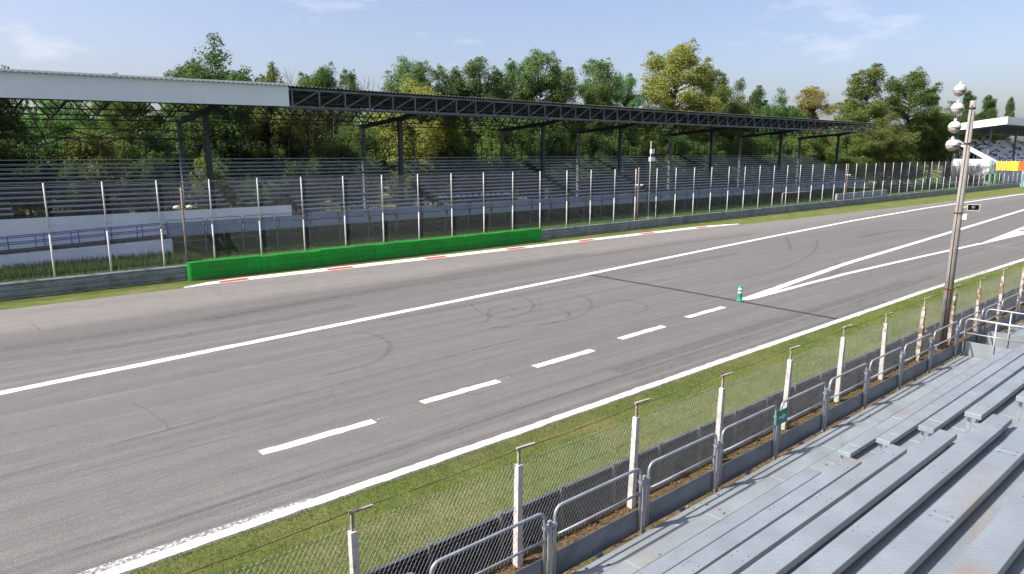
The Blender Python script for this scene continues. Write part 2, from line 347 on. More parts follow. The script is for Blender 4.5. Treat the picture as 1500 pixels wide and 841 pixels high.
def lathe(prof, n=16, loc=(0, 0, 0)):
    V, F = [], []
    for r, z in prof:
        for k in range(n): V.append((loc[0] + r * math.cos(2 * math.pi * k / n), loc[1] + r * math.sin(2 * math.pi * k / n), loc[2] + z))
    for i in range(len(prof) - 1):
        for k in range(n): a, b = i * n + k, i * n + (k + 1) % n; F.append((a, b, b + n, a + n))
    F.append(tuple(reversed(range(n)))); F.append(tuple(range((len(prof) - 1) * n, len(prof) * n))); return V, F
def strip(name, pts, w, z, mat, parent, ends=0.0):
    """flat band of width w along ground points, its painted edges slightly ragged"""
    P = [Vector((p[0], p[1], 0)) for p in pts]; V, F = [], []; rag = 0.0
    if mat in ('white_paint',) and not isinstance(w, (list, tuple)):
        rag = 0.012; Q = []
        for a, b in zip(P[:-1], P[1:]):
            n_ = max(1, int(min((b - a).length / 0.25, 260))); Q += [a.lerp(b, k / n_) for k in range(n_)]
        P = Q + [P[-1]]
    for i, p in enumerate(P):
        t = (P[min(i + 1, len(P) - 1)] - P[max(i - 1, 0)]).normalized(); nrm = Vector((-t.y, t.x, 0))
        ww = w[i] if isinstance(w, (list, tuple)) else w
        V += [p + nrm * (ww / 2 + random.gauss(0, rag)) + Vector((0, 0, z)), p - nrm * (ww / 2 + random.gauss(0, rag)) + Vector((0, 0, z))]
    for i in range(len(P) - 1): F.append((2 * i, 2 * i + 1, 2 * i + 3, 2 * i + 2))
    return obj(name, V, F, mat, parent)

# ================================================================= THE SETTING
g = 1500
structure(obj('ground', [(-g, -g, 0), (g, -g, 0), (g, g, 0), (-g, g, 0)], [(0, 1, 2, 3)], 'grass_ground'))

near_edge = [(-120, 12.25), (-40, 12.2), (0, 12.15), (20, 12.15), (38, 12.1), (55, 11.75), (90, 10.6), (150, 8.0), (320, -1.0)]
far_edge = [(-120, 38.2), (-40, 38.0), (2, 37.9), (10, 38.0), (11.2, 38.45), (30, 37.9), (60, 37.3), (61.3, 36.4), (84, 35.45), (110, 34.5), (146, 33.3), (200, 32.0), (320, 27.5)]
def resample(poly, xs_):
    px, py = zip(*poly); return list(np.interp(xs_, px, py))
XS = sorted(set(list(np.arange(-120, 321, 5.0)) + [p[0] for p in near_edge + far_edge]))
ny, fy = resample(near_edge, XS), resample(far_edge, XS)
V, F = [], []
for x, a, b in zip(XS, ny, fy): V += [(x, a, 0.004), (x, b, 0.004)]
for i in range(len(XS) - 1): F.append((2 * i, 2 * i + 2, 2 * i + 3, 2 * i + 1))
track = structure(obj('race_track', V, F, 'asphalt'))

def gpts(px): return [gz(*q)[:2] for q in px]
Z1, Z2 = 0.008, 0.012
strip('edge_line', [(-60, 12.42), (0, 12.38), (20, 12.38), (38, 12.33), (55, 12.0), (90, 10.85), (150, 8.25), (300, 0.3)], 0.27, Z1, 'white_paint', track)
strip('old_paint', [(-4, 12.62), (1.5, 12.60), (3.4, 12.58), (5.4, 12.54)], [0.3, 0.26, 0.2, 0.12], Z1 - 0.002, 'worn_white_paint', track)
strip('track_limit_line', [(-60, 19.6), (-20, 22.8)] + [(1.12, 24.53), (7.08, 25.05), (18, 26.05), (29.05, 27.04), (35.65, 27.7), (55, 29.5), (73.8, 31.0), (96.8, 32.1), (143.7, 32.5), (220, 30.4), (300, 27.4)], 0.40, Z1, 'white_paint', track)
for a, b in (((382, 664), (548, 617)), ((618, 590), (730, 558)), ((783, 537.5), (868, 513)), ((908, 496.5), (972, 478)), ((1006, 465), (1060, 450))):
    strip('dash', gpts([a, b]), 0.30, Z1, 'white_paint', track)
    p, q = gpts([a, b]); dx, dy = (q[0] - p[0]) / 3, (q[1] - p[1]) / 3
    strip('worn_dash', [(q[0] + 0.05, q[1] + 0.05), (q[0] + dx * 0.5, q[1] + dy * 0.5 + 0.05)], 0.03, Z1 - 0.002, 'worn_white_paint', track)
strip('pit_divider_line', gpts([(1087, 440), (1240, 386), (1370, 347), (1500, 307.5)]) + [(190, 31.5)], 0.40, Z1, 'white_paint', track)
strip('pit_edge_line', gpts([(1089, 440.5), (1240, 401), (1350, 376), (1436, 357)]), 0.30, Z2, 'white_paint', track)
def flat(name, pts, z, mat, parent): return obj(name, [(p[0], p[1], z) for p in pts], [tuple(range(len(pts)))], mat, parent)
w0 = gpts([(1428, 360), (1500, 343.5), (1500, 332)])
flat('hatched_nose', [w0[0], w0[1], (100, 16.6), (100, 20.4), w0[2]], Z1 + 0.002, 'white_paint', track)
flat('nose_panel', gpts([(1489, 338), (1500, 339.5)]) + [(96, 17.6), (96, 18.8)] + gpts([(1500, 336.5)]), Z2 + 0.002, 'red_paint', track)
strip('cross_line', gpts([(1434, 358), (1500, 364.5)]) , 0.16, Z1 - 0.002, 'worn_white_paint', track)
for px in ([(1384, 303), (1402, 304)], [(1430, 296), (1448, 297)], [(1430, 310.5), (1454, 312.5)], [(1471, 302), (1492, 303.5)], [(1464, 290.5), (1484, 291)]):
    strip('grid_mark', gpts(px), 0.3, Z1, 'worn_white_paint', track)
strip('timing_slot', [(29.13, 12.55), (29.15, 17.0), (29.2, 21), (29.05, 26.85)], 0.24, Z2, 'joint_sealant', track)
# rubber laid by tyres
def arc(cx, cy, r, a0, a1, n=22, sq=1.0): return [(cx + r * math.cos(math.radians(a0 + (a1 - a0) * k / n)), cy + sq * r * math.sin(math.radians(a0 + (a1 - a0) * k / n))) for k in range(n + 1)]
for px, w, mt in (
    ([(520, 487), (548, 491), (566, 499), (572, 509), (565, 520), (548, 531), (515, 541), (470, 552)], 0.20, 'rubber'),
    ([(1197, 352), (1196, 362), (1186, 374), (1160, 388), (1120, 401), (1075, 410)], 0.17, 'rubber'),
    ([(1152, 348), (1156, 358), (1158, 366)], 0.3, 'rubber'),
    ([(690, 437), (720, 431), (760, 434), (780, 444), (778, 455), (755, 464), (730, 466), (715, 460), (722, 452), (745, 450), (755, 456)], 0.17, 'rubber'),
    ([(845, 432), (862, 438), (866, 450), (855, 460), (830, 470), (790, 476)], 0.17, 'rubber'),
    ([(812, 452), (832, 458), (830, 467), (805, 474), (770, 478), (720, 480)], 0.17, 'rubber'),
    ([(890, 440), (925, 441), (945, 447), (945, 455), (925, 461)], 0.22, 'faint_rubber'),
    ([(690, 446), (700, 456), (715, 463), (712, 471), (690, 474)], 0.17, 'rubber'),
    ([(0, 700), (160, 655), (340, 604), (560, 547), (760, 497)], 0.16, 'faint_rubber'),
    ([(110, 806), (230, 770), (400, 715), (600, 654), (850, 570), (1100, 492)], 0.12, 'rubber'),
    ([(560, 700), (740, 636), (920, 574), (1120, 505), (1300, 442)], 0.5, 'faint_rubber'),
    ([(640, 690), (800, 634), (980, 570), (1180, 498)], 0.45, 'faint_rubber'),
    ([(900, 545), (1040, 500), (1200, 452), (1330, 412)], 0.55, 'faint_rubber'),
    ([(930, 556), (1080, 504), (1240, 450), (1370, 404)], 0.45, 'faint_rubber'),
    ([(0, 528), (150, 510), (330, 482), (520, 448)], 0.7, 'faint_rubber'),
    ([(0, 512), (200, 484), (420, 446), (640, 408), (860, 372)], 0.9, 'faint_rubber'),
    ([(300, 470), (500, 436), (700, 403), (900, 370), (1100, 343)], 0.8, 'faint_rubber'),
    ([(560, 470), (720, 440), (900, 404), (1080, 372)], 0.5, 'faint_rubber'),
    ([(1260, 348), (1300, 340), (1345, 337), (1370, 342)], 1.1, 'faint_rubber'),
    ([(1180, 420), (1215, 405), (1232, 392), (1225, 384)], 0.4, 'faint_rubber'),
    ([(640, 380), (700, 385), (740, 381), (790, 372)], 0.2, 'faint_rubber'),
    ([(410, 399), (440, 404), (425, 413), (405, 416)], 0.2, 'faint_rubber'),
    ):
    P = gpts(px)
    tt = np.arange(len(P)); ti = np.linspace(0, len(P) - 1, len(P) * 6)       # Catmull-Rom through the points
    Q = []
    for t in ti:
        i = min(int(t), len(P) - 2); f = t - i; p0, p1, p2, p3 = (np.array(P[max(i - 1, 0)]), np.array(P[i]), np.array(P[i + 1]), np.array(P[min(i + 2, len(P) - 1)]))
        Q.append(tuple(0.5 * (2 * p1 + (p2 - p0) * f + (2 * p0 - 5 * p1 + 4 * p2 - p3) * f * f + (3 * p1 - p0 - 3 * p2 + p3) * f ** 3)))
    z = 0.0145 + 0.0004 * random.random() + 0.0006 * (w > 0.3)
    strip('tyre_mark', Q, w, z, mt, track)

# hair cracks
for px in ([(100, 589), (240, 560), (330, 541), (420, 525), (500, 510)], [(100, 612), (165, 600)], [(195, 588), (220, 605), (245, 620), (247, 630), (200, 640), (160, 650), (100, 662)],
           [(245, 629), (320, 612), (400, 590), (500, 570), (600, 545), (690, 524)], [(110, 700), (200, 678), (300, 652), (420, 622)], [(0, 640), (60, 628), (100, 618)], 
           [(0, 724), (80, 702), (170, 676), (250, 655)], [(640, 528), (720, 507), (830, 480), (900, 462)], [(620, 640), (700, 614), (760, 596)], [(960, 470), (1010, 455), (1020, 448)],
           [(930, 420), (1000, 406), (1080, 392)], [(300, 760), (420, 722), (520, 690), (610, 660)], [(1010, 560), (1012, 548), (1020, 540)]):
    P = gpts(px); Q = []
    for a, b in zip(P[:-1], P[1:]):
        n_ = max(2, int(math.dist(a, b) / 0.35))
        for k in range(n_):
            f = k / n_; Q.append((a[0] + (b[0] - a[0]) * f + random.gauss(0, 0.03), a[1] + (b[1] - a[1]) * f + random.gauss(0, 0.05)))
    Q.append(P[-1]); strip('crack', Q, 0.026, 0.0062 + 0.0004 * random.random(), 'crack_fill', track)

# kerb with red and green blocks on white
def kerb_y(x): return float(np.interp(x, [10.0, 11.3, 13, 30, 57, 61.3], [38.02, 38.35, 38.45, 38.05, 37.45, 36.75]))
def kerb_w(x): return float(np.interp(x, [10.0, 11.6, 13, 57, 61.3], [0.06, 0.55, 0.72, 0.72, 0.06]))
def kerb_piece(name, x0, x1, f0, f1, zl, mat, parent=None, n=4):
    V, F = [], []
    for k in range(n + 1):
        x = x0 + (x1 - x0) * k / n; yc, w = kerb_y(x), kerb_w(x)
        ya, yb = yc - w / 2 + w * f0, yc - w / 2 + w * f1
        za, zb = 0.02 + 0.035 * f0 + zl, 0.02 + 0.035 * f1 + zl
        V += [(x, ya, 0.0), (x, ya, za), (x, yb, zb), (x, yb, 0.0)]
    for k in range(n):
        for j in range(3): F.append((4 * k + j, 4 * k + 4 + j, 4 * k + 5 + j, 4 * k + 1 + j))
    F += [(0, 1, 2, 3), (4 * n + 3, 4 * n + 2, 4 * n + 1, 4 * n)]
    return obj(name, V, F, mat, parent)
kerb = structure(kerb_piece('kerb', 10.0, 61.3, 0, 1, 0, 'white_paint', None, 40))
for a, b in ((11.9, 13.5), (18.2, 19.9), (25.1, 26.8), (32.1, 33.9), (39.5, 41.3), (47.1, 49.0), (55.0, 56.8)): kerb_piece('red_block', a, b, 0.10, 0.74, 0.004, 'red_paint', kerb)
for a, b in ((15.1, 16.7), (21.9, 23.4), (28.9, 30.4), (35.8, 37.4), (43.3, 44.9), (51.2, 52.8)): kerb_piece('green_block', a, b, 0.15, 0.62, 0.004, 'pale_green_paint', kerb)

soil = structure(obj('verge_soil', [(-20, 5.8, 0.006), (60, 5.8, 0.006), (60, 8.75, 0.006), (-20, 8.75, 0.006)], [(0, 1, 2, 3)], 'soil'))

structure(obj('lawn', [(-120, 40.65, 0.005), (240, 40.65, 0.005), (240, 68, 0.005), (-120, 68, 0.005)], [(0, 1, 2, 3)], 'bank_ground'))
structure(obj('shade_ground', [(-20, -14, 0.005), (60, -14, 0.005), (60, 5.8, 0.005), (-20, 5.8, 0.005)], [(0, 1, 2, 3)], 'shade_dark_soil'))  # sheet below the bleacher, coloured dark as its shadow

def blades(name, n, x0, x1, y0, y1, h0, h1, mat, label, cat, width=0.008, zfun=None, lean=0.5):
    X = RNG.uniform(x0, x1, n); Y = RNG.uniform(y0, y1, n); H = RNG.uniform(h0, h1, n); A = RNG.uniform(0, 2 * math.pi, n); L = RNG.uniform(0, lean, n) * H; B = RNG.uniform(0, 2 * math.pi, n)
    W = width * RNG.uniform(0.6, 1.4, n)
    P = np.zeros((n, 3, 3)); P[:, 0, 0] = X + W * np.cos(A); P[:, 0, 1] = Y + W * np.sin(A); P[:, 1, 0] = X - W * np.cos(A); P[:, 1, 1] = Y - W * np.sin(A)
    P[:, 2, 0] = X + L * np.cos(B); P[:, 2, 1] = Y + L * np.sin(B); P[:, 2, 2] = H
    if zfun is not None: P[:, :, 2] += zfun(X, Y)[:, None]
    me = bpy.data.meshes.new(name); me.vertices.add(3 * n); me.vertices.foreach_set('co', P.ravel()); me.loops.add(3 * n); me.loops.foreach_set('vertex_index', np.arange(3 * n))
    me.polygons.add(n); me.polygons.foreach_set('loop_start', np.arange(0, 3 * n, 3)); me.polygons.foreach_set('loop_total', np.full(n, 3)); me.update(calc_edges=True)
    o = new_obj(name, me, None, mat); o['kind'] = 'stuff'; return tag(o, label, cat)
blades('verge_grass', 130000, -1, 48, 8.62, 12.12, 0.015, 0.055, 'blade', 'mown grass verge beside the white edge line of the track', 'grass', 0.007)
blades('verge_tufts', 22000, -1, 48, 8.6, 12.2, 0.05, 0.10, 'blade', 'longer grass tufts scattered over the mown verge', 'grass', 0.006)
blades('edge_grass', 9000, -1, 48, 12.08, 12.24, 0.02, 0.06, 'blade', 'ragged grass creeping over the asphalt edge of the verge', 'grass', 0.007)
blades('rail_grass', 14000, -1, 48, 8.56, 8.85, 0.06, 0.20, 'blade', 'longer unmown grass along the foot of the dark guard rail', 'grass', 0.006)
blades('lawn_grass', 36000, -6, 110, 40.8, 50.5, 0.06, 0.22, 'leaf_mid', 'rough lawn between the tall debris fence and the covered grandstand', 'grass', 0.03)
blades('bank_weeds', 9000, -6, 13.5, 46.5, 49.7, 0.25, 0.75, 'leaf_dark', 'tall dark weeds in front of the low white ramp wall', 'weeds', 0.035)
blades('soil_weeds', 5000, 0, 45, 6.5, 8.2, 0.03, 0.12, 'leaf_mid', 'sparse weeds on the brown soil behind the railings', 'weeds', 0.008)
n = 5000
lit = []
V, F = [], []
for k in range(n):
    x, y, a, s = random.uniform(0, 45), random.uniform(6.45, 8.3), random.uniform(0, 6.28), random.uniform(0.015, 0.04)
    b = len(V); t = random.uniform(-0.4, 0.4) * s
    V += [(x + s * math.cos(a + q), y + s * (0.6 if q in (0, 3.14) else 1) * math.sin(a + q), 0.03 + t * (1 if q < 2 else -1)) for q in (0, 1.57, 3.14, 4.71)]; F.append((b, b + 1, b + 2, b + 3))
tag(stuff(obj('leaf_litter', V, F, 'dry_leaf')), 'dry brown leaf litter on the soil behind the railings', 'leaves')

# ================================================================= GUARD RAILS
def w_beam(zc, yo, s):
    """closed outline of one steel W-beam, s = side it faces"""
    f = [(-0.03, -0.128), (0.0, -0.125), (0.03, -0.12), (0.085, -0.085), (0.085, -0.045), (0.015, -0.012), (0.015, 0.012), (0.085, 0.045), (0.085, 0.085), (0.03, 0.12), (0.0, 0.126), (-0.05, 0.128)]
    return [(yo + s * a, zc + b) for a, b in f] + [(yo + s * (a - 0.006), zc + b) for a, b in reversed(f)]
def guard_rail(name, x0, x1, seg, yo, s, zs, post_dx, mat, pmat, label, post_x0=None, ph=0.85):
    r = thing(name, ((x0 + x1) / 2, yo, 0), label, 'guard rail')
    meshes = {}
    x = x0; k = 0
    while x < x1 - 0.1:
        for j, z in enumerate(zs):
            if j not in meshes:
                prof = w_beam(z, yo, s); nn = len(prof); Vv = [(0, a, b) for a, b in prof] + [(seg + 0.06, a, b) for a, b in prof]
                Ff = [(q, (q + 1) % nn, nn + (q + 1) % nn, nn + q) for q in range(nn)]
                meshes[j] = mesh('rail_beam', Vv, Ff); meshes[j].materials.append(MATS[mat])
            o = new_obj('rail_beam', meshes[j], r); o.location = (x, 0.004 * s * (k % 2), 0)
        x += seg; k += 1
    x = post_x0 if post_x0 is not None else x0 + 1
    while x < x1:
        y0, y1 = sorted((yo - s * 0.012, yo - s * 0.10)); box('rail_post', x - 0.035, x + 0.035, y0, y1, 0, ph, pmat, r); x += post_dx
    return r
guard_rail('guard_rail', -24, 232, 4, 40.45, -1, (0.15, 0.43, 0.71), 2.0, 'guard_steel', 'guard_steel', 'long triple beam steel guard rail below the tall debris fence')
guard_rail('guard_rail', -4, 60, 4, 8.42, 1, (0.16, 0.43, 0.70), 1.47, 'shade_guard_steel', 'rail_post_steel', 'weathered guard rail coloured dark as in shade between the grass verge and white concrete posts', 6.94 - 1.47 * 6, 0.90)

# green tyre barrier: belt-wrapped tyre stacks, one long row with a rounded end
r = thing('tyre_barrier', (24, 40, 0), 'long bright green tyre barrier in front of the steel guard rail', 'barrier')
x = 11.05; k = 0
while x < 37.3:
    xe = min(x + 3.78, 37.42); fr_ = []
    q = x
    while q < xe - 0.05: fr_ += [(q, 39.862), (q + 0.12, 39.838), (q + 0.25, 39.83), (q + 0.38, 39.838)]; q += 0.5
    fr_ = [(a, b) for a, b in fr_ if a < xe - 0.02] + [(xe - 0.012, 39.862), (xe - 0.012, 40.34)]
    outline = ([(11.05 + 0.25 * math.cos(a), 40.1 + 0.25 * math.sin(a)) for a in np.linspace(math.pi / 2, 1.5 * math.pi, 9)][:-1] if k == 0 else [(x + 0.012, 40.34), (x + 0.012, 39.862)]) + fr_
    nn = len(outline); zs = [0.0, 0.30, 0.33, 0.36, 0.66, 0.69, 0.72, 1.0]; hgt = 1.0 + random.uniform(-0.025, 0.035); dy = random.uniform(-0.03, 0.03); V, F = [], []
    for qq, z in enumerate(zs):
        for a, b in outline: V.append((a, b + dy + (0.02 if qq in (2, 5) and b < 40 else 0) + random.uniform(-0.004, 0.004), z * hgt + (0.018 * math.sin(a * 2.3 + k) if qq == 7 else 0)))
    for qq in range(len(zs) - 1):
        for j in range(nn): a, b = qq * nn + j, qq * nn + (j + 1) % nn; F.append((a, a + nn, b + nn, b))
    F.append(tuple(range((len(zs) - 1) * nn, len(zs) * nn)))
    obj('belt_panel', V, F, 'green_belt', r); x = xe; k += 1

# ================================================================= FENCES
def link_panel(name, L, z0, z1, pitch, slope, rad, mat, knuckle=0.0):
    """diamond chain link of real wires over [0, L] x [z0, z1], bent slightly in and out of the plane"""
    H = z1 - z0; geos = []
    run = H / slope
    for s in (1, -1):
        k = -run if s == 1 else 0.0
        while k < L + (0 if s == 1 else run):
            xa, za, xb, zb = k, 0.0, k + s * run, H
            t0, t1 = 0.0, 1.0
            for xx in (0.0, L):
                dx = xb - xa; t = (xx - xa) / dx
                if xx == 0.0: t0, t1 = (max(t0, t), t1) if dx > 0 else (t0, min(t1, t))
                else: t0, t1 = (t0, min(t1, t)) if dx > 0 else (max(t0, t), t1)
            if t1 - t0 > 0.02:
                kn = knuckle if t1 > 0.999 else 0.0
                p0 = Vector((xa + (xb - xa) * t0, s * rad * 1.2, z0 + H * t0)); p1 = Vector((xa + (xb - xa) * t1, s * rad * 1.2, z0 + H * t1 + kn))
                geos.append(tube_geo([p0, p1], rad, 3, False))
            k += pitch
    V, F = merge(geos); me = mesh(name, V, F); me.materials.append(MATS[mat]); return me

# tall debris fence above the far guard rail
r = thing('debris_fence', (90, 41, 0), 'tall debris fence with white posts and wire mesh along the far guard rail', 'fence')
FXS = [-5.6, -3.0, -0.4, 2.25, 4.77, 7.3, 9.91, 12.61, 15.34, 18.09, 20.92, 23.75, 26.62, 29.49, 32.48, 35.36, 38.3, 41.38, 44.29, 47.4, 50.34, 53.46, 56.46, 59.52, 62.52, 65.76, 68.91, 72.03]
while FXS[-1] < 222: FXS.append(FXS[-1] + 3.1)
FDX, FN = 3.0, len(FXS)
far_mesh = link_panel('wire_mesh', FDX, 0.55, 5.42, 0.085, 1.35, 0.0019, 'far_wire')
lowV, lowF = tube_geo([(0, 0, 0), (0, 0, 2.95)], 0.049, 8); low_me = mesh('post', lowV, lowF, True); low_me.materials.append(MATS['post_white'])
upV, upF = tube_geo([(0, 0, 2.95), (0, 0, 5.5)], 0.039, 8); up_me = mesh('upper_tube', upV, upF, True); up_me.materials.append(MATS['post_pale'])
ruV, ruF = tube_geo([(0, 0, 2.88), (0, 0, 3.0)], 0.051, 8); ru_me = mesh('rusty_sleeve', ruV, ruF, True); ru_me.materials.append(MATS['rust'])
for k in range(FN):
    x = FXS[k]
    p = new_obj('post', low_me, r); p.location = (x, 41, 0)
    lean = Matrix.Rotation(random.uniform(-0.006, 0.006), 4, 'Y')
    u = bpy.data.objects.new('upper_tube', up_me); COL.objects.link(u); u.parent = p; u.rotation_euler = lean.to_euler()
    if k % 3 == 0:
        u = bpy.data.objects.new('rusty_sleeve', ru_me); COL.objects.link(u); u.parent = p; u.scale = (1, 1, 1) 
    if k < FN - 1:
        w = new_obj('wire_mesh', far_mesh, r); w.location = (x, 40.94, 0); w.scale = ((FXS[k + 1] - x) / FDX, 1, 1); w['kind'] = 'stuff'
for z in (0.9, 2.1, 3.4, 4.6, 5.42): tube('cable', [(FXS[0], 40.935, z), (FXS[-1], 40.935, z)], 0.006, 'far_wire', r, 4)

# low concrete post fence beside the verge
r = thing('boundary_fence', (22, 8.05, 0), 'chain link fence on white concrete posts with rusty barbed wire', 'fence')
NX0, NDX, NN = 7.06 - 3.03 * 3, 3.03, 19
near_mesh = link_panel('chain_link', NDX, 0.06, 1.83, 0.086, 1.6, 0.0022, 'wire', 0.04)
for k in range(NN):
    x = NX0 + NDX * k; mt = 'post_white' if x < 23.5 else 'post_rusty'
    top = 1.86 + 0.06 * math.sin(k * 2.1); lx, ly = random.uniform(-0.05, 0.05), random.uniform(-0.04, 0.04)
    a, b = 0.062, 0.050
    V = [(x + s * a, 8.05 + t * a, 0) for s, t in ((-1, -1), (1, -1), (1, 1), (-1, 1))] + [(x + lx + s * b, 8.05 + ly + t * b, top) for s, t in ((-1, -1), (1, -1), (1, 1), (-1, 1))]
    p = obj('concrete_post', V, BOXF, mt, r)
    ext = bar('post_extension', (x + lx, 8.05 + ly, top - 0.02), (x + lx + 0.008, 8.05 + ly, top + 0.29), 0.035, 0.045, 'post_old', p)
    bar('wire_arm', (x + lx - 0.04, 8.06 + ly, top + 0.285), (x + lx + 0.30, 7.98 + ly, top + 0.315), 0.05, 0.035, 'post_old', p)
    if k < NN - 1:
        w = new_obj('chain_link', near_mesh, r); w.location = (x, 8.12, 0); w['kind'] = 'stuff'
        w.rotation_euler = (random.uniform(-0.01, 0.01), 0, 0)
def sag(z, d, y, jit=0.004):
    pts = []
    for k in range(NN - 1):
        for f in np.linspace(0, 1, 9)[:-1]: pts.append((NX0 + NDX * (k + f), y + random.uniform(-jit, jit), z - 4 * d * f * (1 - f) + random.uniform(-jit, jit)))
    return pts
for z, d, y, rad, mt in ((1.83, 0.012, 8.13, 0.004, 'dark_wire'), (1.38, 0.01, 8.13, 0.003, 'rusty_wire'), (0.95, 0.01, 8.13, 0.003, 'rusty_wire'), (2.13, 0.03, 8.05, 0.005, 'rusty_wire'), (2.17, 0.035, 8.0, 0.005, 'rusty_wire')):
    tube('tension_wire', sag(z, d, y), rad, mt, r, 4)
bar('brace', (25.25, 8.0, 1.2), (26.0, 7.55, 0.0), 0.08, 0.08, 'post_rusty', r)

# ================================================================= NEAR BLEACHER
FLOOR = 1.0
PITCH_R, RISE_R, SEAT_W, SEAT_Y, SEAT_Z = 0.652, 0.45, 0.24, 4.95, 1.47
bl = thing('bleacher', (9, 4.0, 0), 'grey metal bleacher with perforated plank seats behind the tubular railings', 'bleacher')
def planks(name, x0, x1, joints, y0, y1, z1, th, mat):
    xs_ = [x0] + [j for j in joints if x0 + 0.1 < j < x1 - 0.1] + [x1]
    for a, b in zip(xs_[:-1], xs_[1:]):
        o = box(name, a + 0.003, b - 0.003, y0, y1, z1 - th, z1, mat, bl, 0.004)
        o.location.z += random.uniform(-0.003, 0.003); o.rotation_euler = (random.uniform(-0.010, 0.010), random.uniform(-0.0016, 0.0012), random.uniform(-0.001, 0.001))
JF = [-3.85 + 2.1 * k for k in range(22)]
yy = 6.25
for q, w in enumerate((0.30, 0.30, 0.30, 0.34, 0.34)):
    planks('floor_board', -4.0, 23.25, [j + (0.7 if q % 2 else 0.0) for j in JF], yy - w, yy - 0.006, FLOOR + 0.002 * q, 0.03, 'floor_board'); yy -= w
JL = [10.95 - 2.1 * k for k in range(9)]; JR = [13.05 + 2.1 * k for k in range(9)]
LEND, RSTART = 11.45, 12.6
NROW = 8
for i in range(NROW):
    yn, z = SEAT_Y - PITCH_R * i, SEAT_Z + RISE_R * i
    rend = 23.2 if i < 1 else (24.2 if i == 1 else 30.0)
    planks('seat_plank', -4.0, LEND, JL, yn, yn + SEAT_W, z, 0.085, 'bench_plank')
    planks('seat_plank', RSTART, rend, JR, yn, yn + SEAT_W, z, 0.085, 'bench_plank')
    zf = z - 0.16
    planks('foot_plank', -4.0, LEND + 0.03, [j - 0.35 for j in JL], yn - 0.408, yn + 0.10, zf, 0.035, 'bench_plank')
    planks('foot_plank', RSTART - 0.03, rend, [j + 0.35 for j in JR], yn - 0.408, yn + 0.10, zf, 0.035, 'bench_plank')
    box('step_board', LEND + 0.05, RSTART - 0.05, yn - 0.30, yn + 0.02, zf - 0.03, zf, 'floor_board', bl, 0.004)
    box('step_board', LEND + 0.05, RSTART - 0.05, yn + 0.04, yn + 0.30, zf - 0.25, zf - 0.22, 'floor_board', bl, 0.004)
    for xb in [LEND - 0.12, RSTART + 0.10] + [j - 0.3 for j in JL[:-2]] + [j + 0.3 for j in JR if j < rend - 0.5]:
        zb = FLOOR + 0.005 if i == 0 else z - RISE_R - 0.16 + 0.003
        yb = yn + 0.05 if i == 0 else yn + 0.12
        geos = [bar_geo((xb, yn + 0.19, zb), (xb, yn + 0.19, z - 0.088), 0.05, 0.012)]
        if xb in (LEND - 0.12, RSTART + 0.10): geos += [bar_geo((xb, yn + 0.185, zb + 0.1), (xb, yn + 0.06, z - 0.09), 0.04, 0.012)]
        V, F = merge(geos)
        o = obj('seat_bracket', V, F, 'galvanised', bl); o['kind'] = 'stuff'
for xb in [-3.9 + 2.1 * k for k in range(14)]:
    y_hi, z_hi = SEAT_Y - PITCH_R * (NROW - 1) - 0.3, SEAT_Z + RISE_R * (NROW - 1) - 0.35
    fr = bar('raker_beam', (xb, 5.0, 0.78), (xb, y_hi, z_hi - 0.25), 0.06, 0.14, 'galvanised', bl)
    bar('floor_joist', (xb, 6.22, FLOOR - 0.085), (xb, 4.68, FLOOR - 0.085), 0.06, 0.10, 'galvanised', bl)
    for yl, zl in ((6.0, FLOOR - 0.13), (4.75, FLOOR - 0.13), (2.6, 2.15), (0.95, z_hi - 0.35)):
        box('support_leg', xb - 0.03, xb + 0.03, yl - 0.03, yl + 0.03, 0, zl, 'galvanised', bl)

V, F = [], []
for k in range(70):
    x, y, a, q = random.uniform(4, 23), 6.2 - abs(random.gauss(0, 0.35)), random.uniform(0, 6.28), random.uniform(0.015, 0.035); b = len(V)
    V += [(x + q * math.cos(a + w_), y + q * math.sin(a + w_) * 0.7, FLOOR + 0.014 + 0.006 * math.sin(3 * w_)) for w_ in (0, 1.57, 3.14, 4.71)]; F.append((b, b + 1, b + 2, b + 3))
tag(stuff(obj('fallen_leaves', V, F, 'dry_leaf')), 'few dry leaves scattered on the bleacher walkway', 'leaves')
geos = []
for i in range(NROW):
    yn, z = SEAT_Y - PITCH_R * i, SEAT_Z + RISE_R * i
    for j in JL + JR:
        for dx in (-0.06, 0.06):
            for dy in (0.05, 0.19):
                if -3.5 < j < 23: geos.append(lathe([(0.011, 0.0), (0.011, 0.006), (0.006, 0.009)], 6, (j + dx, yn + dy, z + 0.001)))
o = obj('bolt_heads', *merge(geos), 'kick_plate', bl); o['kind'] = 'stuff'
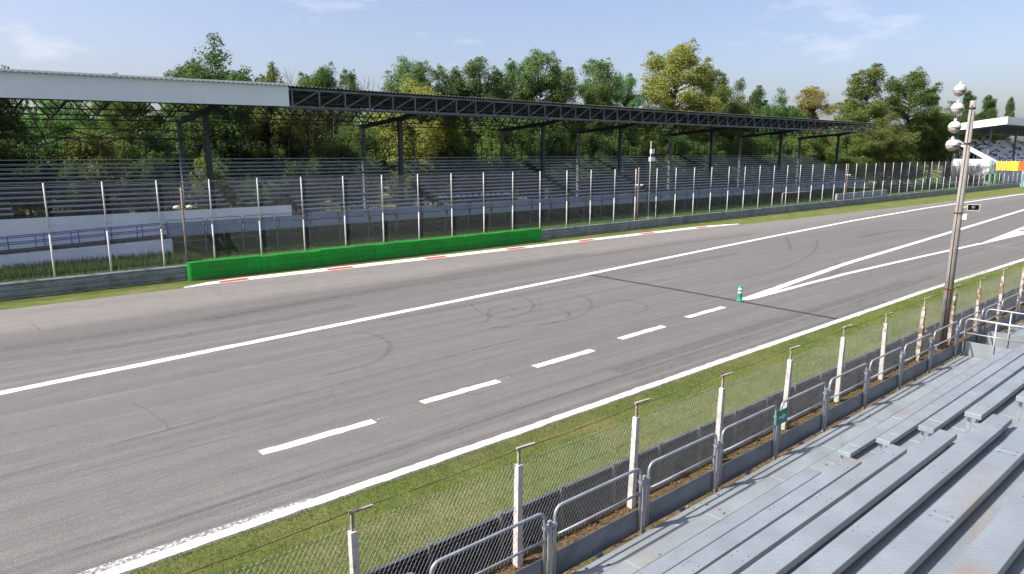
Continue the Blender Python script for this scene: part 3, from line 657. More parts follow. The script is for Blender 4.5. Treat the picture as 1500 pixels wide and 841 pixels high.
# tubular railing panels along the walkway
def hoop_pts(p0, ux, L, z0, z1, rc=0.13, n=5):
    """inverted U: up, round the corner, along, round the corner, down"""
    p0, ux = Vector(p0), Vector(ux); up = Vector((0, 0, 1)); pts = [p0 + up * z0]
    for k in range(n + 1):
        a = math.pi / 2 * k / n; pts.append(p0 + ux * (rc - rc * math.cos(a)) + up * (z1 - rc + rc * math.sin(a)))
    for k in range(n + 1):
        a = math.pi / 2 * k / n; pts.append(p0 + ux * (L - rc + rc * math.sin(a)) + up * (z1 - rc + rc * math.cos(a)))
    return pts + [p0 + ux * L + up * z0]
RJ = [8.25 + 2.1 * k for k in range(-4, 20)]
for k in range(len(RJ) - 1):
    xa, xb = RJ[k], RJ[k + 1]; mid = (xa + xb) / 2
    q = k - 5; ordn = ['first', 'second', 'third', 'fourth', 'fifth', 'sixth', 'seventh', 'eighth', 'ninth', 'tenth', 'eleventh', 'twelfth', 'thirteenth', 'fourteenth', 'fifteenth', 'sixteenth', 'seventeenth', 'eighteenth']
    lab = f'{ordn[q - 1]} grey railing panel past the green sign towards the lamp pole and cross barriers' if q > 0 else f'{ordn[max(0, -q - 1)]} grey railing panel before the signed one, on the side away from the lamp pole'
    if q == 0: lab = 'grey tubular railing panel ending at the post with the green sign'
    t = thing('railing_panel', (mid, 6.33, 0), lab, 'railing', 'railing panels along the walkway')
    if 'green' in lab: t['group'] = 'railing panel by the sign'
    tube('hoop', hoop_pts((xa + 0.10, 6.33, 0), (1, 0, 0), xb - xa - 0.20, 1.02, 2.10), 0.024, 'galvanised', t, 10)
    tube('mid_rail', [(xa + 0.12, 6.33, 1.66), (xb - 0.12, 6.33, 1.66)], 0.019, 'galvanised', t, 8)
    box('kick_plate', xa + 0.08, xb - 0.08, 6.352, 6.360, 0.97, 1.38, 'kick_plate', t)
    box('post', xb - 0.028, xb + 0.028, 6.305, 6.355, 0.0, 1.93, 'galvanised', t, 0.006)
    V, F = merge([bar_geo((xb - 0.12, 6.33, 1.85), (xb + 0.12, 6.33, 1.85), 0.07, 0.045)])
    obj('clamp', V, F, 'galvanised', t)
    box('foot_bracket', mid - 0.05, mid + 0.05, 6.285, 6.35, FLOOR - 0.06, FLOOR - 0.01, 'galvanised', t)

# small green sign with a white arrow on one railing post
s = thing('direction_sign', (12.5, 6.24, 1.7), 'small green sign with a pale arrow fixed to a railing post', 'sign')
box('plate', 12.30, 12.74, 6.285, 6.298, 1.68, 1.97, 'sign_green', s)
arrow = [(12.38, 1.80), (12.55, 1.80), (12.53, 1.745), (12.68, 1.825), (12.53, 1.905), (12.55, 1.85), (12.38, 1.85)]
V = [(a, 6.281, b) for a, b in arrow] + [(a, 6.284, b) for a, b in arrow]; nn = len(arrow)
obj('arrow_mark', V, [tuple(range(nn)), tuple(reversed(range(nn, 2 * nn)))] + [(k, nn + k, nn + (k + 1) % nn, (k + 1) % nn) for k in range(nn)], 'sign_mark', s)

# two cross barriers that close the walkway
for gx0, lab, ya, yb in ((23.35, 'tubular cross barrier with a sheet metal panel closing the walkway', 6.26, 4.72), (25.3, 'second tubular cross barrier standing behind the first on the walkway', 6.26, 4.95)):
    t = thing('cross_barrier', (gx0, 5.5, 1.0), lab, 'barrier')
    L = ya - yb
    tube('hoop', hoop_pts((gx0, ya, 0), (0, -1, 0), L, 0.0, 2.12), 0.024, 'galvanised', t, 10)
    tube('mid_rail', [(gx0, ya, 1.68), (gx0, yb, 1.68)], 0.019, 'galvanised', t, 8)
    tube('centre_post', [(gx0 - 0.004, (ya + yb) / 2, 0.0), (gx0 - 0.004, (ya + yb) / 2, 2.10)], 0.022, 'galvanised', t, 8)
    box('sheet_panel', gx0 + 0.03, gx0 + 0.04, yb + 0.05, ya - 0.04, 0.92, 1.42, 'floor_board', t)
    box('clamp_plate', gx0 - 0.05, gx0 + 0.05, yb - 0.12, yb + 0.03, 1.0, 1.32, 'galvanised', t)
# next block of seating beyond the barriers
b2 = thing('bleacher', (32, 4.5, 0), 'second block of the grey bleacher beyond the tubular cross barriers', 'bleacher')
for q in range(4): box('floor_board', 25.4, 46, 6.22 - 0.34 * (q + 1), 6.215 - 0.34 * q, FLOOR - 0.03, FLOOR, 'floor_board', b2, 0.004)
for i in range(3):
    yn, z = SEAT_Y - PITCH_R * i, SEAT_Z + RISE_R * i
    box('seat_plank', 31 + i * 0.2, 46, yn, yn + SEAT_W, z - 0.055, z, 'bench_plank', b2, 0.006)
    box('foot_plank', 31 + i * 0.2, 46, yn - 0.385, yn - 0.012, z - 0.145, z - 0.11, 'bench_plank', b2, 0.004)
for xb in (25.6, 28.5, 31.4, 34.3, 37.2, 40.1, 43):
    for yl in (6.0, 4.8): box('support_leg', xb - 0.03, xb + 0.03, yl - 0.03, yl + 0.03, 0, FLOOR - 0.03, 'galvanised', b2)
for yl, zl in ((4.5, 1.3), (3.9, 1.75), (3.3, 2.2)):
    for xb in (31.6, 36, 41, 45.5): box('support_leg', xb - 0.03, xb + 0.03, yl - 0.03, yl + 0.03, 0, zl, 'galvanised', b2)
for k, (hx, hy, hl) in enumerate(((27.4, 4.75, 1.4), (29.6, 4.75, 1.5))):
    t = thing('stair_rail', (hx, hy, FLOOR), ('short tubular handrail at the gap between the bleacher blocks', 'second short tubular handrail past the cross barriers')[k], 'railing')
    tube('hoop', hoop_pts((hx, hy, 0), (1, 0, 0), hl, 1.0, 2.08), 0.024, 'galvanised', t, 8)
    tube('mid_rail', [(hx, hy, 1.6), (hx + hl, hy, 1.6)], 0.018, 'galvanised', t, 8)

# ================================================================= LAMP POLE AND LOUDSPEAKER
PX, PY = 27.5, 8.05
t = thing('lamp_pole', (PX, PY, 0), 'tall tapered concrete pole carrying four round floodlight heads', 'lamp pole')
TX, TY = 28.15, 8.2
def pole_at(z): return PX + (TX - PX) * z / 8.75, PY + (TY - PY) * z / 8.75
tube('shaft', [(PX, PY, 0), (*pole_at(4.5), 4.5), (TX, TY, 8.75)], [0.155, 0.125, 0.088], 'concrete_pole', t, 14)
tube('lamp_bracket', [(TX - 0.02, TY, 8.62), (TX - 0.05, TY + 0.47, 8.72), (TX - 0.17, TY + 0.45, 7.15)], 0.025, 'lamp_dark', t, 6)
for z in (9.12, 8.50, 7.86, 7.24):
    c = (TX - 0.05 - 0.07 * (9.12 - z), TY + 0.43, z)
    h = obj('lamp_head', *lathe([(0.025, 0.22), (0.05, 0.207), (0.12, 0.18), (0.18, 0.115), (0.205, 0.03), (0.212, -0.02), (0.198, -0.025)], 18, c), 'lamp_shell', t, True)
    obj('lamp_bowl', *lathe([(0.2, -0.02), (0.178, -0.10), (0.13, -0.16), (0.06, -0.20), (0.03, -0.208)], 18, c), 'lamp_bowl', h, True)
    obj('lamp_visor', *lathe([(0.06, -0.02), (0.07, 0.02), (0.045, 0.05), (0.02, 0.06)], 10, (c[0] - 0.125, c[1] - 0.15, c[2] - 0.05)), 'lamp_dark', h, True)
    obj('top_cap', *lathe([(0.05, 0.0), (0.05, 0.06), (0.03, 0.09)], 8, (c[0], c[1], c[2] + 0.21)), 'lamp_shell', h)
tube('lamp_stay', [(*pole_at(7.3), 7.3), (TX - 0.18, TY + 0.43, 7.2)], 0.02, 'lamp_dark', t, 6)
tube('cable', [(PX - 0.17, PY - 0.05, 0.1), (pole_at(4)[0] - 0.145, pole_at(4)[1], 4.0), (TX - 0.11, TY - 0.02, 8.6)], 0.012, 'lamp_dark', t, 5)
for z in (2.2, 4.9, 7.3, 8.5): obj('steel_band', *lathe([(0.175 - z * 0.0075, -0.03), (0.175 - z * 0.0075, 0.03)], 14, (*pole_at(z), z)), 'rust' if z < 5 else 'lamp_dark', t, True)
PX, PY = pole_at(5.0)
t = thing('horn_loudspeaker', (PX + 0.1, PY - 0.45, 5.1), 'small pale horn loudspeaker mounted on the concrete lamp pole', 'loudspeaker')
d = Vector((-0.9, -0.35, -0.12)).normalized(); u, v = frame_of(d); c = Vector((PX + 0.02, PY - 0.42, 5.12))
def rect(c, a, b): return [c + u * (sx * a) + v * (sy * b) for sx, sy in ((-1, -1), (1, -1), (1, 1), (-1, 1))]
R1, R2, R3, R4 = rect(c - d * 0.20, 0.06, 0.06), rect(c + d * 0.10, 0.19, 0.115), rect(c + d * 0.10, 0.168, 0.095), rect(c - d * 0.10, 0.05, 0.04)
obj('horn', R1 + R2 + R3, [(3, 2, 1, 0)] + [(k, (k + 1) % 4, 4 + (k + 1) % 4, 4 + k) for k in range(4)] + [(4 + k, 4 + (k + 1) % 4, 8 + (k + 1) % 4, 8 + k) for k in range(4)], 'speaker_white', t)
obj('horn_throat', R3 + R4, [(k, (k + 1) % 4, 4 + (k + 1) % 4, 4 + k) for k in range(4)] + [(4, 5, 6, 7)], 'lamp_dark', t)
obj('driver', *lathe([(0.02, -0.06), (0.07, -0.03), (0.07, 0.03), (0.02, 0.06)], 10, tuple(c - d * 0.02)), 'speaker_white', t, True)
bar('mount_arm', c - d * 0.15, (PX, PY - 0.12, 5.1), 0.04, 0.04, 'speaker_white', t)
t = tag(box('junction_box', PX - 0.02, PX + 0.10, PY - 0.27, PY - 0.11, 4.66, 4.86, 'box_white', None, 0.01), 'small white junction box on the concrete lamp pole', 'box')

# green and white bollard at the tip of the painted lines
t = thing('bollard', (29.25, 17.25, 0), 'green bollard with two white bands where the painted lines meet', 'bollard')
obj('tube', *lathe([(0.12, 0.0), (0.105, 0.02), (0.10, 0.3), (0.10, 0.62), (0.085, 0.68), (0.04, 0.71), (0.01, 0.715)], 18, (29.25, 17.25, 0.014)), 'bollard_green', t, True)
for z in (0.36, 0.52): obj('white_band', *lathe([(0.101, 0.0), (0.106, 0.01), (0.106, 0.08), (0.101, 0.09)], 18, (29.25, 17.25, z + 0.014)), 'box_white', t, True)
obj('base_plate', *lathe([(0.17, 0.0), (0.17, 0.02), (0.12, 0.04)], 18, (29.25, 17.25, 0.013)), 'bollard_green', t)

# ================================================================= COVERED GRANDSTAND
GX0, GX1 = -36.0, 128.0
gs = thing('grandstand', (50, 57, 0), 'long covered grandstand with open plank rows and a dark lattice roof', 'grandstand')
COLS = [-19.0, -1.0, 17.8, 35.4, 54.0, 67.2, 87.1, 106.6, 126.9]
ROWS, RY0, RZ0, RP, RR = 16, 51.9, 1.90, 0.745, 0.303
AISLES = [c + 1.1 for c in COLS[1:-1]]
sect = []
x = GX0
for a in AISLES + [GX1 + 0.6]:
    sect.append((x, a - 0.6)); x = a + 0.6
GAPS = [(4.6, 6.6, 3, 6), (21.8, 23.6, 1, 5)]          # vomitory openings in the lower rows
for i in range(ROWS):
    y, z = RY0 + RP * i, RZ0 + RR * i
    for a, b in sect:
        if b < -14: continue
        spans = [(max(a, -14), b)]
        for g0, g1, r0, r1 in GAPS:
            if r0 <= i <= r1: spans = [q for s_ in spans for q in (((s_[0], g0), (g1, s_[1])) if s_[0] < g0 and s_[1] > g1 else (s_,))]
        for s0, s1 in spans:
            if i <= 3 and s0 < 21.8:
                if s1 < 21.8: continue
                s0 = 21.85
            o = box('seat_plank', s0, s1, y - 0.02, y + 0.32, z - 0.05, z, 'far_plank', gs); o.rotation_euler.y = random.uniform(-0.0006, 0.0006)
            if i > 0: box('foot_plank', s0, s1, y - 0.40, y - 0.02, z - 0.45, z - 0.41, 'far_plank', gs)
for a in AISLES:
    for i in range(1, ROWS): box('step', a - 0.5, a + 0.5, RY0 + RP * i - 0.30, RY0 + RP * i + 0.05, RZ0 + RR * i - 0.46, RZ0 + RR * i - 0.42, 'dark_steel', gs)
xf = 12.6
while xf < GX1:
    fr = bar('support_frame', (xf, RY0 - 0.5, RZ0 - 0.62), (xf, RY0 + RP * ROWS, RZ0 + RR * ROWS - 0.62), 0.08, 0.16, 'truss_steel', gs)
    for yl in (RY0 - 0.8, RY0 + 3.2, RY0 + 7.2, RY0 + 11.2):
        zt = RZ0 - 0.62 + (yl - RY0 + 0.5) * RR / RP if yl > RY0 else 1.28
        box('leg', xf - 0.04, xf + 0.04, yl - 0.04, yl + 0.04, 0, zt, 'truss_steel', fr)
    bar('cross_brace', (xf, RY0 - 0.8, 1.2), (xf + 2.6, RY0 - 0.8, 0.1), 0.03, 0.03, 'truss_steel', fr)
    xf += 2.6
# front walkway with solid panels and hoop rails
box('front_walkway', 12.4, GX1, RY0 - 1.0, RY0 - 0.1, 1.28, 1.36, 'far_panel', gs)
xf = 12.6; k = 0
while xf < GX1 - 2:
    if xf not in ():
        p = box('front_panel', xf + 0.06, xf + 2.54, RY0 - 1.04, RY0 - 1.01, 1.36, 1.80, 'far_panel', gs)
        tube('guard_hoop', hoop_pts((xf + 0.1, RY0 - 1.03, 0), (1, 0, 0), 2.4, 1.36, 2.42), 0.028, 'truss_steel', gs, 6)
        box('back_panel', xf + 0.05, xf + 2.55, RY0 - 0.52, RY0 - 0.49, 1.80, 2.20, 'far_panel', gs)
    xf += 2.6
# loose white number tags left on one row
for k in range(13):
    xx = 37.4 + k * 0.72 + random.uniform(-0.1, 0.1)
    box('number_tag', xx, xx + random.uniform(0.2, 0.5), RY0 + RP * 3 - 0.02, RY0 + RP * 3 + 0.12, RZ0 + RR * 3 + 0.002, RZ0 + RR * 3 + 0.10, 'box_white', gs)
for k in range(10):
    xx = 97 + k * 1.1; ii = 6 + k % 4
    box('number_tag', xx, xx + 0.6, RY0 + RP * ii - 0.02, RY0 + RP * ii + 0.1, RZ0 + RR * ii + 0.002, RZ0 + RR * ii + 0.11, 'post_grey', gs)
# columns and cranked roof beams
for cx_ in COLS:
    box('front_column', cx_ - 0.19, cx_ + 0.19, 57.2, 57.55, 0, 9.9, 'dark_steel', gs, 0.02)
    box('rear_column', cx_ - 0.17, cx_ + 0.17, 64.35, 64.75, 0, 9.5, 'column_grey', gs, 0.02)
    prism_x('roof_beam', [(65.0, 9.3), (65.0, 9.72), (57.4, 10.30), (52.7, 10.80), (52.7, 10.62), (56.6, 9.98), (57.4, 9.78), (58.2, 9.88)], cx_ - 0.14, cx_ + 0.14, 'dark_steel', gs)
def drop(x): return -0.0125 * max(0.0, 22.0 - x)
def roof_z(y): return 11.92 + (y - 51.7) * (11.50 - 11.92) / (66.4 - 51.7)
# corrugated sheet roof
xs_ = np.arange(GX0, 129.3, 0.085); V, F = [], []
for x in xs_:
    w = 0.035 * math.sin(x * 2 * math.pi / 0.34)
    V += [(x, 51.6, roof_z(51.6) + w + drop(x)), (x, 66.4, roof_z(66.4) + w + drop(x))]
F = [(2 * k, 2 * k + 2, 2 * k + 3, 2 * k + 1) for k in range(len(xs_) - 1)]
obj('roof_sheet', V, F, 'roof_metal', gs)
# front lattice girder: chords, posts, diagonals
TX0, TDX, TN = 22.6, 2.21, 48
tr = bar('front_girder', (21.5, 52.0, 11.70), (129.2, 52.0, 11.70), 0.12, 0.14, 'truss_steel', gs)
bar('lower_chord', (21.5, 52.0, 10.42), (129.2, 52.0, 10.42), 0.12, 0.12, 'truss_steel', tr)
bar('lower_flange', (21.5, 52.7, 10.34), (129.2, 52.7, 10.34), 0.10, 0.08, 'truss_steel', tr)
for k in range(TN + 1):
    x = TX0 + TDX * k
    bar('girder_post', (x, 51.99, 10.48), (x, 51.99, 11.63), 0.13, 0.10, 'truss_steel', tr)
    if k < TN: bar('girder_diagonal', (x + 0.10, 52.02, 10.49), (x + TDX - 0.10, 52.02, 11.62), 0.07, 0.07, 'truss_steel', tr)
    if k < TN: bar('rear_diagonal', (x + TDX, 52.75, 10.38), (x + TDX / 2, 53.0, 11.3), 0.04, 0.04, 'dark_steel', tr)
# lattice purlins under the sheet
for q, yl in enumerate((53.6, 55.6, 59.6, 62.2, 64.5)):
    zt = roof_z(yl) - 0.10; dep = (0.9, 1.1, 1.35, 1.6, 1.8)[q]; geos = [bar_geo((a, yl, zt - h_ + drop(a)), (b, yl, zt - h_ + drop(b)), 0.09, 0.09) for h_ in (0, dep) for a, b in ((GX0, 22.0), (22.0, 129.0))]
    x = GX0; s = 0
    while x < 128:
        geos.append(bar_geo((x, yl, zt - dep * (s % 2) + drop(x)), (x + 1.35, yl, zt - dep * ((s + 1) % 2) + drop(x)), 0.085, 0.085)); x += 1.35; s += 1
    o = obj('lattice_purlin', *merge(geos), 'dark_steel', gs); o['kind'] = 'stuff'
# lattice wind girders between the rear columns
for zt, yl, dep in ((8.85, 64.8, 0.7), (8.15, 64.8, 0.65)):
    geos = [bar_geo((GX0, yl, zt), (22, yl, zt), 0.07, 0.07)]; x = GX0; s = 0
    while x < 21: geos.append(bar_geo((x, yl, zt - dep * (s % 2)), (x + 1.9, yl, zt - dep * ((s + 1) % 2)), 0.09, 0.09)); x += 1.9; s += 1
    o = obj('wind_girder', *merge(geos), 'dark_steel', gs); o['kind'] = 'stuff'
tube('tie_rod', [(22, 64.8, 8.3), (128, 64.8, 8.3)], 0.03, 'dark_steel', gs, 5)
for k in range(82): bar('roof_purlin', (GX0 + 2 * k + 1, 52.3, roof_z(52.3) - 0.08 + drop(GX0 + 2 * k + 1)), (GX0 + 2 * k + 1, 66, roof_z(66) - 0.08 + drop(GX0 + 2 * k + 1)), 0.06, 0.08, 'dark_steel', gs)
# white cladding on the left part of the roof edge
x = GX0
while x < 22.25:
    b = min(x + 1.02, 22.3); o = box('cladding_panel', x, b - 0.003, 51.84, 51.875, 10.36, 12.03, 'cladding', gs); o.location.y += random.uniform(-0.003, 0.003); o.location.z += drop(x) + 0.06; o.rotation_euler.y = -0.0125 if x < 21 else 0; x += 1.02
# railing along the top row
for z in (6.75, 7.35, 8.05): tube('back_rail', [(GX0, 64.15, z), (GX1, 64.15, z)], 0.022, 'dark_steel', gs, 5)
x = -13
while x < GX1: box('back_post', x - 0.03, x + 0.03, 64.1, 64.2, 6.1, 8.25, 'dark_steel', gs); x += 1.55

# walls, ramp and blue rails left of the front walkway
wp = [(-14, 0.0), (12.5, 0.0), (12.5, 1.42), (21.8, 1.42), (21.8, 3.0), (-14, 3.0)]; nn = len(wp)
t = tag(obj('banner_wall', [(a, 51.45, b) for a, b in wp] + [(a, 51.57, b) for a, b in wp], [tuple(range(nn)), tuple(reversed(range(nn, 2 * nn)))] + [(k, nn + k, nn + (k + 1) % nn, (k + 1) % nn) for k in range(nn)], 'white_wall_paint'), 'tall plain white wall along the lowest rows of the covered grandstand', 'wall')
t = thing('ramp', (2, 50.5, 0), 'access ramp with blue tubular rails below the tall white wall', 'ramp')
def rz(x): return 0.95 + 0.030 * (x + 4)
obj('ramp_floor', [(-14, 50.16, rz(-14) - 0.1), (12.4, 50.16, rz(12.4) - 0.1), (12.4, 51.40, rz(12.4) - 0.1), (-14, 51.40, rz(-14) - 0.1)] + [(-14, 50.16, rz(-14)), (12.4, 50.16, rz(12.4)), (12.4, 51.40, rz(12.4)), (-14, 51.40, rz(-14))], BOXF, 'ramp_floor', t)
for xl in np.arange(-13.5, 12.4, 2.6): box('support_leg', xl - 0.06, xl + 0.06, 50.7, 50.85, 0, rz(xl) - 0.1, 'ramp_floor', t)
for yr in (50.22, 51.25):
    for dz in (0.42, 0.80): tube('blue_rail', [(-14, yr, rz(-14) + dz), (12.4, yr, rz(12.4) + dz)], 0.028, 'blue_paint', t, 6)
    x = -13.4 + (0.55 if yr > 51 else 0)
    while x < 12.5: tube('blue_post', [(x, yr, rz(x)), (x, yr, rz(x) + 0.80)], 0.028, 'blue_paint', t, 6); x += 1.85
lw = tag(obj('ramp_wall', [(-14, 49.95, 0), (12.5, 49.95, 0), (12.7, 50.05, 0), (12.7, 50.12, 0), (-14, 50.12, 0), (-14, 49.95, 0.62), (12.5, 49.95, 1.28), (12.7, 50.05, 1.24), (12.7, 50.12, 1.24), (-14, 50.12, 0.62)],
       [(0, 4, 3, 2, 1), (5, 6, 7, 8, 9), (0, 1, 6, 5), (1, 2, 7, 6), (2, 3, 8, 7), (3, 4, 9, 8), (4, 0, 5, 9)], 'white_wall_paint'), 'low white wall beside the blue-railed ramp', 'wall')
tag(box('low_wall', 103, 121, 46.0, 46.3, 0, 0.95, 'grey_cladding'), 'low white wall greyed as in shade, standing on the lawn past the end of the roof', 'wall')  # white wall given a grey colour in place of shade
t = thing('goal_frame', (84.5, 43, 0), 'white rectangular tube frame standing on the lawn behind the debris fence', 'frame')
tube('frame_tube', [(81.2, 43, 0), (81.2, 43, 1.95), (81.3, 43, 2.02), (88.2, 43, 2.02), (88.3, 43, 1.95), (88.3, 43, 0)], 0.06, 'post_grey', t, 8)
for xx in (81.2, 88.3): box('base_plate', xx - 0.12, xx + 0.12, 42.88, 43.12, 0, 0.03, 'post_grey', t)

# floodlight posts and the camera mast behind the fence
for k, (xx, zt) in enumerate(((11.3, 5.05), (51.65, 5.6), (96.0, 5.5))):
    t = thing('floodlight_post', (xx, 41.75, 0), ('brown timber floodlight post beside the end of the green barrier', 'brown timber floodlight post next to the camera mast', 'brown timber floodlight post near the low white lawn wall')[k], 'lamp post', 'timber floodlight posts')
    tube('shaft', [(xx, 41.75, 0), (xx, 41.75, zt)], [0.075, 0.055], 'timber_post', t, 8)
    bar('cross_arm', (xx - 0.42, 41.68, 3.86), (xx + 0.42, 41.68, 3.86), 0.05, 0.05, 'timber_post', t)
    for s_ in (-0.34, 0.34):
        h = obj('lamp_head', *lathe([(0.05, -0.02), (0.16, 0.0), (0.20, 0.05), (0.18, 0.12), (0.08, 0.17), (0.02, 0.18)], 12, (xx + s_, 41.62, 3.88)), 'lamp_cream', t, True)
t = thing('camera_mast', (59.4, 46.5, 0), 'slim grey mast carrying two white equipment boxes', 'mast')
tube('shaft', [(59.4, 46.5, 0), (59.4, 46.5, 8.15)], [0.06, 0.04], 'post_grey', t, 8)
box('equipment_box', 59.15, 59.65, 46.2, 46.44, 6.85, 7.30, 'box_white', t, 0.02); box('equipment_box', 59.0, 59.75, 46.15, 46.44, 6.05, 6.48, 'box_white', t, 0.02)
box('base_plate', 59.1, 59.7, 46.2, 46.8, 0, 0.06, 'post_grey', t)

# open seating past the roof
ob = thing('open_bleacher', (146, 52, 0), 'uncovered low bleacher past the end of the covered grandstand', 'bleacher')
for i in range(8):
    y, z = 49.0 + 0.8 * i, 0.9 + 0.34 * i
    box('seat_plank', 131.5, 168, y, y + 0.34, z - 0.05, z, 'open_plank', ob); box('foot_plank', 131.5, 168, y - 0.36, y - 0.03, z - 0.42, z - 0.38, 'open_plank', ob)
for xx in np.arange(132, 168, 4.4):
    bar('raker_beam', (xx, 48.6, 0.45), (xx, 55.4, 3.2), 0.08, 0.12, 'truss_steel', ob)
    for yl, zl in ((48.8, 0.5), (52, 1.8), (55, 3.0)): box('leg', xx - 0.04, xx + 0.04, yl - 0.04, yl + 0.04, 0, zl, 'truss_steel', ob)

# ================================================================= WHITE GRANDSTAND FAR ALONG THE TRACK
t = thing('grandstand', (200, 54, 0), 'distant white roofed grandstand with rows of white seats', 'grandstand')
Xw = 180.0
fr_ = [(45.5, 12.95), (45.5, 14.55), (57.0, 13.05), (57.0, 11.6)]
V = [(Xw, a, b) for a, b in fr_] + [(Xw + 90, a, b) for a, b in fr_]
obj('roof', V, [(0, 1, 2, 3), (7, 6, 5, 4)] + [(k, 4 + k, 4 + (k + 1) % 4, (k + 1) % 4) for k in range(4)], 'white_roof_paint', t)
prism_x('roof_shade_slab', [(46.0, 12.88), (56.8, 11.52), (56.8, 11.42), (46.0, 12.78)], Xw + 0.4, Xw + 89, 'dark_steel', t)  # dark slab added under the roof to paint its underside shadow
for i in range(18):
    y, z = 47.4 + 0.52 * i, 4.4 + 0.33 * i
    box('seat_row', Xw + 1.5, Xw + 80, y, y + 0.35, z - 0.33, z, 'stand_white', t)
geos = []
for k in range(170):
    i = random.randrange(18); xx = random.choice((186, 193, 201, 210, 222, 236)) + random.gauss(0, 1.6); y, z = 47.4 + 0.52 * i, 4.4 + 0.33 * i
    geos.append(bar_geo((xx, y + 0.12, z + 0.15), (xx + random.uniform(0.4, 1.2), y + 0.12, z + 0.15), 0.2, 0.3))
o = obj('dark_seats', *merge(geos), 'seat_dark', t); o['kind'] = 'stuff'
prism_x('side_raker', [(46.4, 3.9), (46.4, 4.9), (56.8, 10.9), (56.8, 10.0)], Xw + 0.9, Xw + 1.35, 'white_roof_paint', t)
box('rear_wall', Xw + 1, Xw + 80, 57.0, 57.3, 0, 9.6, 'dark_steel', t)
box('base_wall', Xw, Xw + 0.3, 47.0, 54.9, 3.9, 5.5, 'white_roof_paint', t); box('base_panel', Xw + 0.1, Xw + 0.35, 47.0, 54.9, 1.2, 3.9, 'grey_cladding', t)
box('plinth', Xw + 0.05, Xw + 80, 47.1, 54.9, 0, 1.2, 'grey_cladding', t); box('base_door', Xw + 0.02, Xw + 0.1, 52.0, 53.0, 1.2, 3.6, 'white_roof_paint', t)
box('front_wall', Xw + 0.3, Xw + 80, 46.9, 47.1, 0, 4.2, 'stand_white', t)
for xx in (Xw + 4, Xw + 24, Xw + 44, Xw + 64):
    box('column', xx - 0.3, xx + 0.3, 55.8, 56.4, 0, 13, 'truss_steel', t); box('column', xx - 0.22, xx + 0.22, 49.2, 49.6, 3.0, 13.2, 'truss_steel', t)
prism_x('stair_flight', [(46.8, 3.6), (46.8, 2.9), (54.0, -0.4), (54.0, 0.3)], Xw - 3.4, Xw - 2.2, 'stand_white', t)
geos = []
for k in range(24):
    y = 47.5 + 9 * k / 24; geos.append(bar_geo((Xw + 1.1, y, 3.6), (Xw + 1.1, y + random.choice((-0.9, 0.9)), 3.9 + (y - 46.4) * 0.57), 0.08, 0.08))
o = obj('side_bracing', *merge(geos), 'truss_steel', t); o['kind'] = 'stuff'
# advertising gantry
t = thing('sign_gantry', (166, 43, 0), 'yellow sign board on a green lattice tower beside the track', 'gantry')
gx = 168.0
for dx in (-0.6, 0.6):
    for dy in (-0.6, 0.6): box('tower_leg', gx + dx - 0.08, gx + dx + 0.08, 43.6 + dy - 0.08, 43.6 + dy + 0.08, 0, 5.4, 'gantry_green', t)
for k in range(7):
    z = 0.1 + 0.75 * k
    bar('tower_brace', (gx - 0.62, 43.0, z), (gx - 0.62, 44.2, z + 0.72), 0.08, 0.08, 'gantry_green', t); bar('tower_brace', (gx - 0.6, 44.2, z), (gx + 0.6, 44.2, z + 0.72), 0.08, 0.08, 'gantry_green', t); bar('tower_brace', (gx + 0.6, 43.0, z), (gx - 0.6, 43.0, z + 0.72), 0.08, 0.08, 'gantry_green', t)
box('yellow_board', gx - 0.7, gx - 0.55, 39.45, 43.2, 3.35, 5.2, 'sign_yellow', t); box('orange_board', gx - 0.7, gx - 0.55, 33.0, 39.42, 3.35, 5.2, 'sign_orange', t)
for yy in (38.3, 33.2): box('board_post', gx - 0.5, gx - 0.3, yy, yy + 0.2, 0, 5.2, 'gantry_green', t)
t = thing('track_pylon', (174, 40.1, 0), 'pale blue square pylon rising beside the yellow sign board', 'pylon')
box('shaft', 173.8, 174.6, 39.3, 40.1, 0, 13.2, 'pale_blue', t); box('base', 173.5, 174.9, 39.0, 40.4, 0, 0.6, 'pale_blue', t)

# ================================================================= TREES
ORD = ['first', 'second', 'third', 'fourth', 'fifth', 'sixth', 'seventh', 'eighth', 'ninth', 'tenth', 'eleventh', 'twelfth']
COLOUR = {'leaf_mid': 'mid green', 'leaf_dark': 'dark green', 'leaf_olive': 'olive green', 'leaf_yellow': 'yellow green', 'leaf_bright': 'bright green'}
SEEN = {}
def bay_label(kind_, X, mat):
    """names the roof bay a plant grows behind, counted from the white-clad end, and which one of its colour it is there"""
    bay = sum(1 for c in COLS[1:] if X > c)
    key = (kind_, bay, mat); SEEN[key] = SEEN.get(key, -1) + 1
    where = f'behind the {ORD[bay]} roof bay from the white-clad end' if X < COLS[-1] else 'past the last roof column'
    return f'{ORD[SEEN[key]]} {COLOUR[mat]} {kind_} {where}'

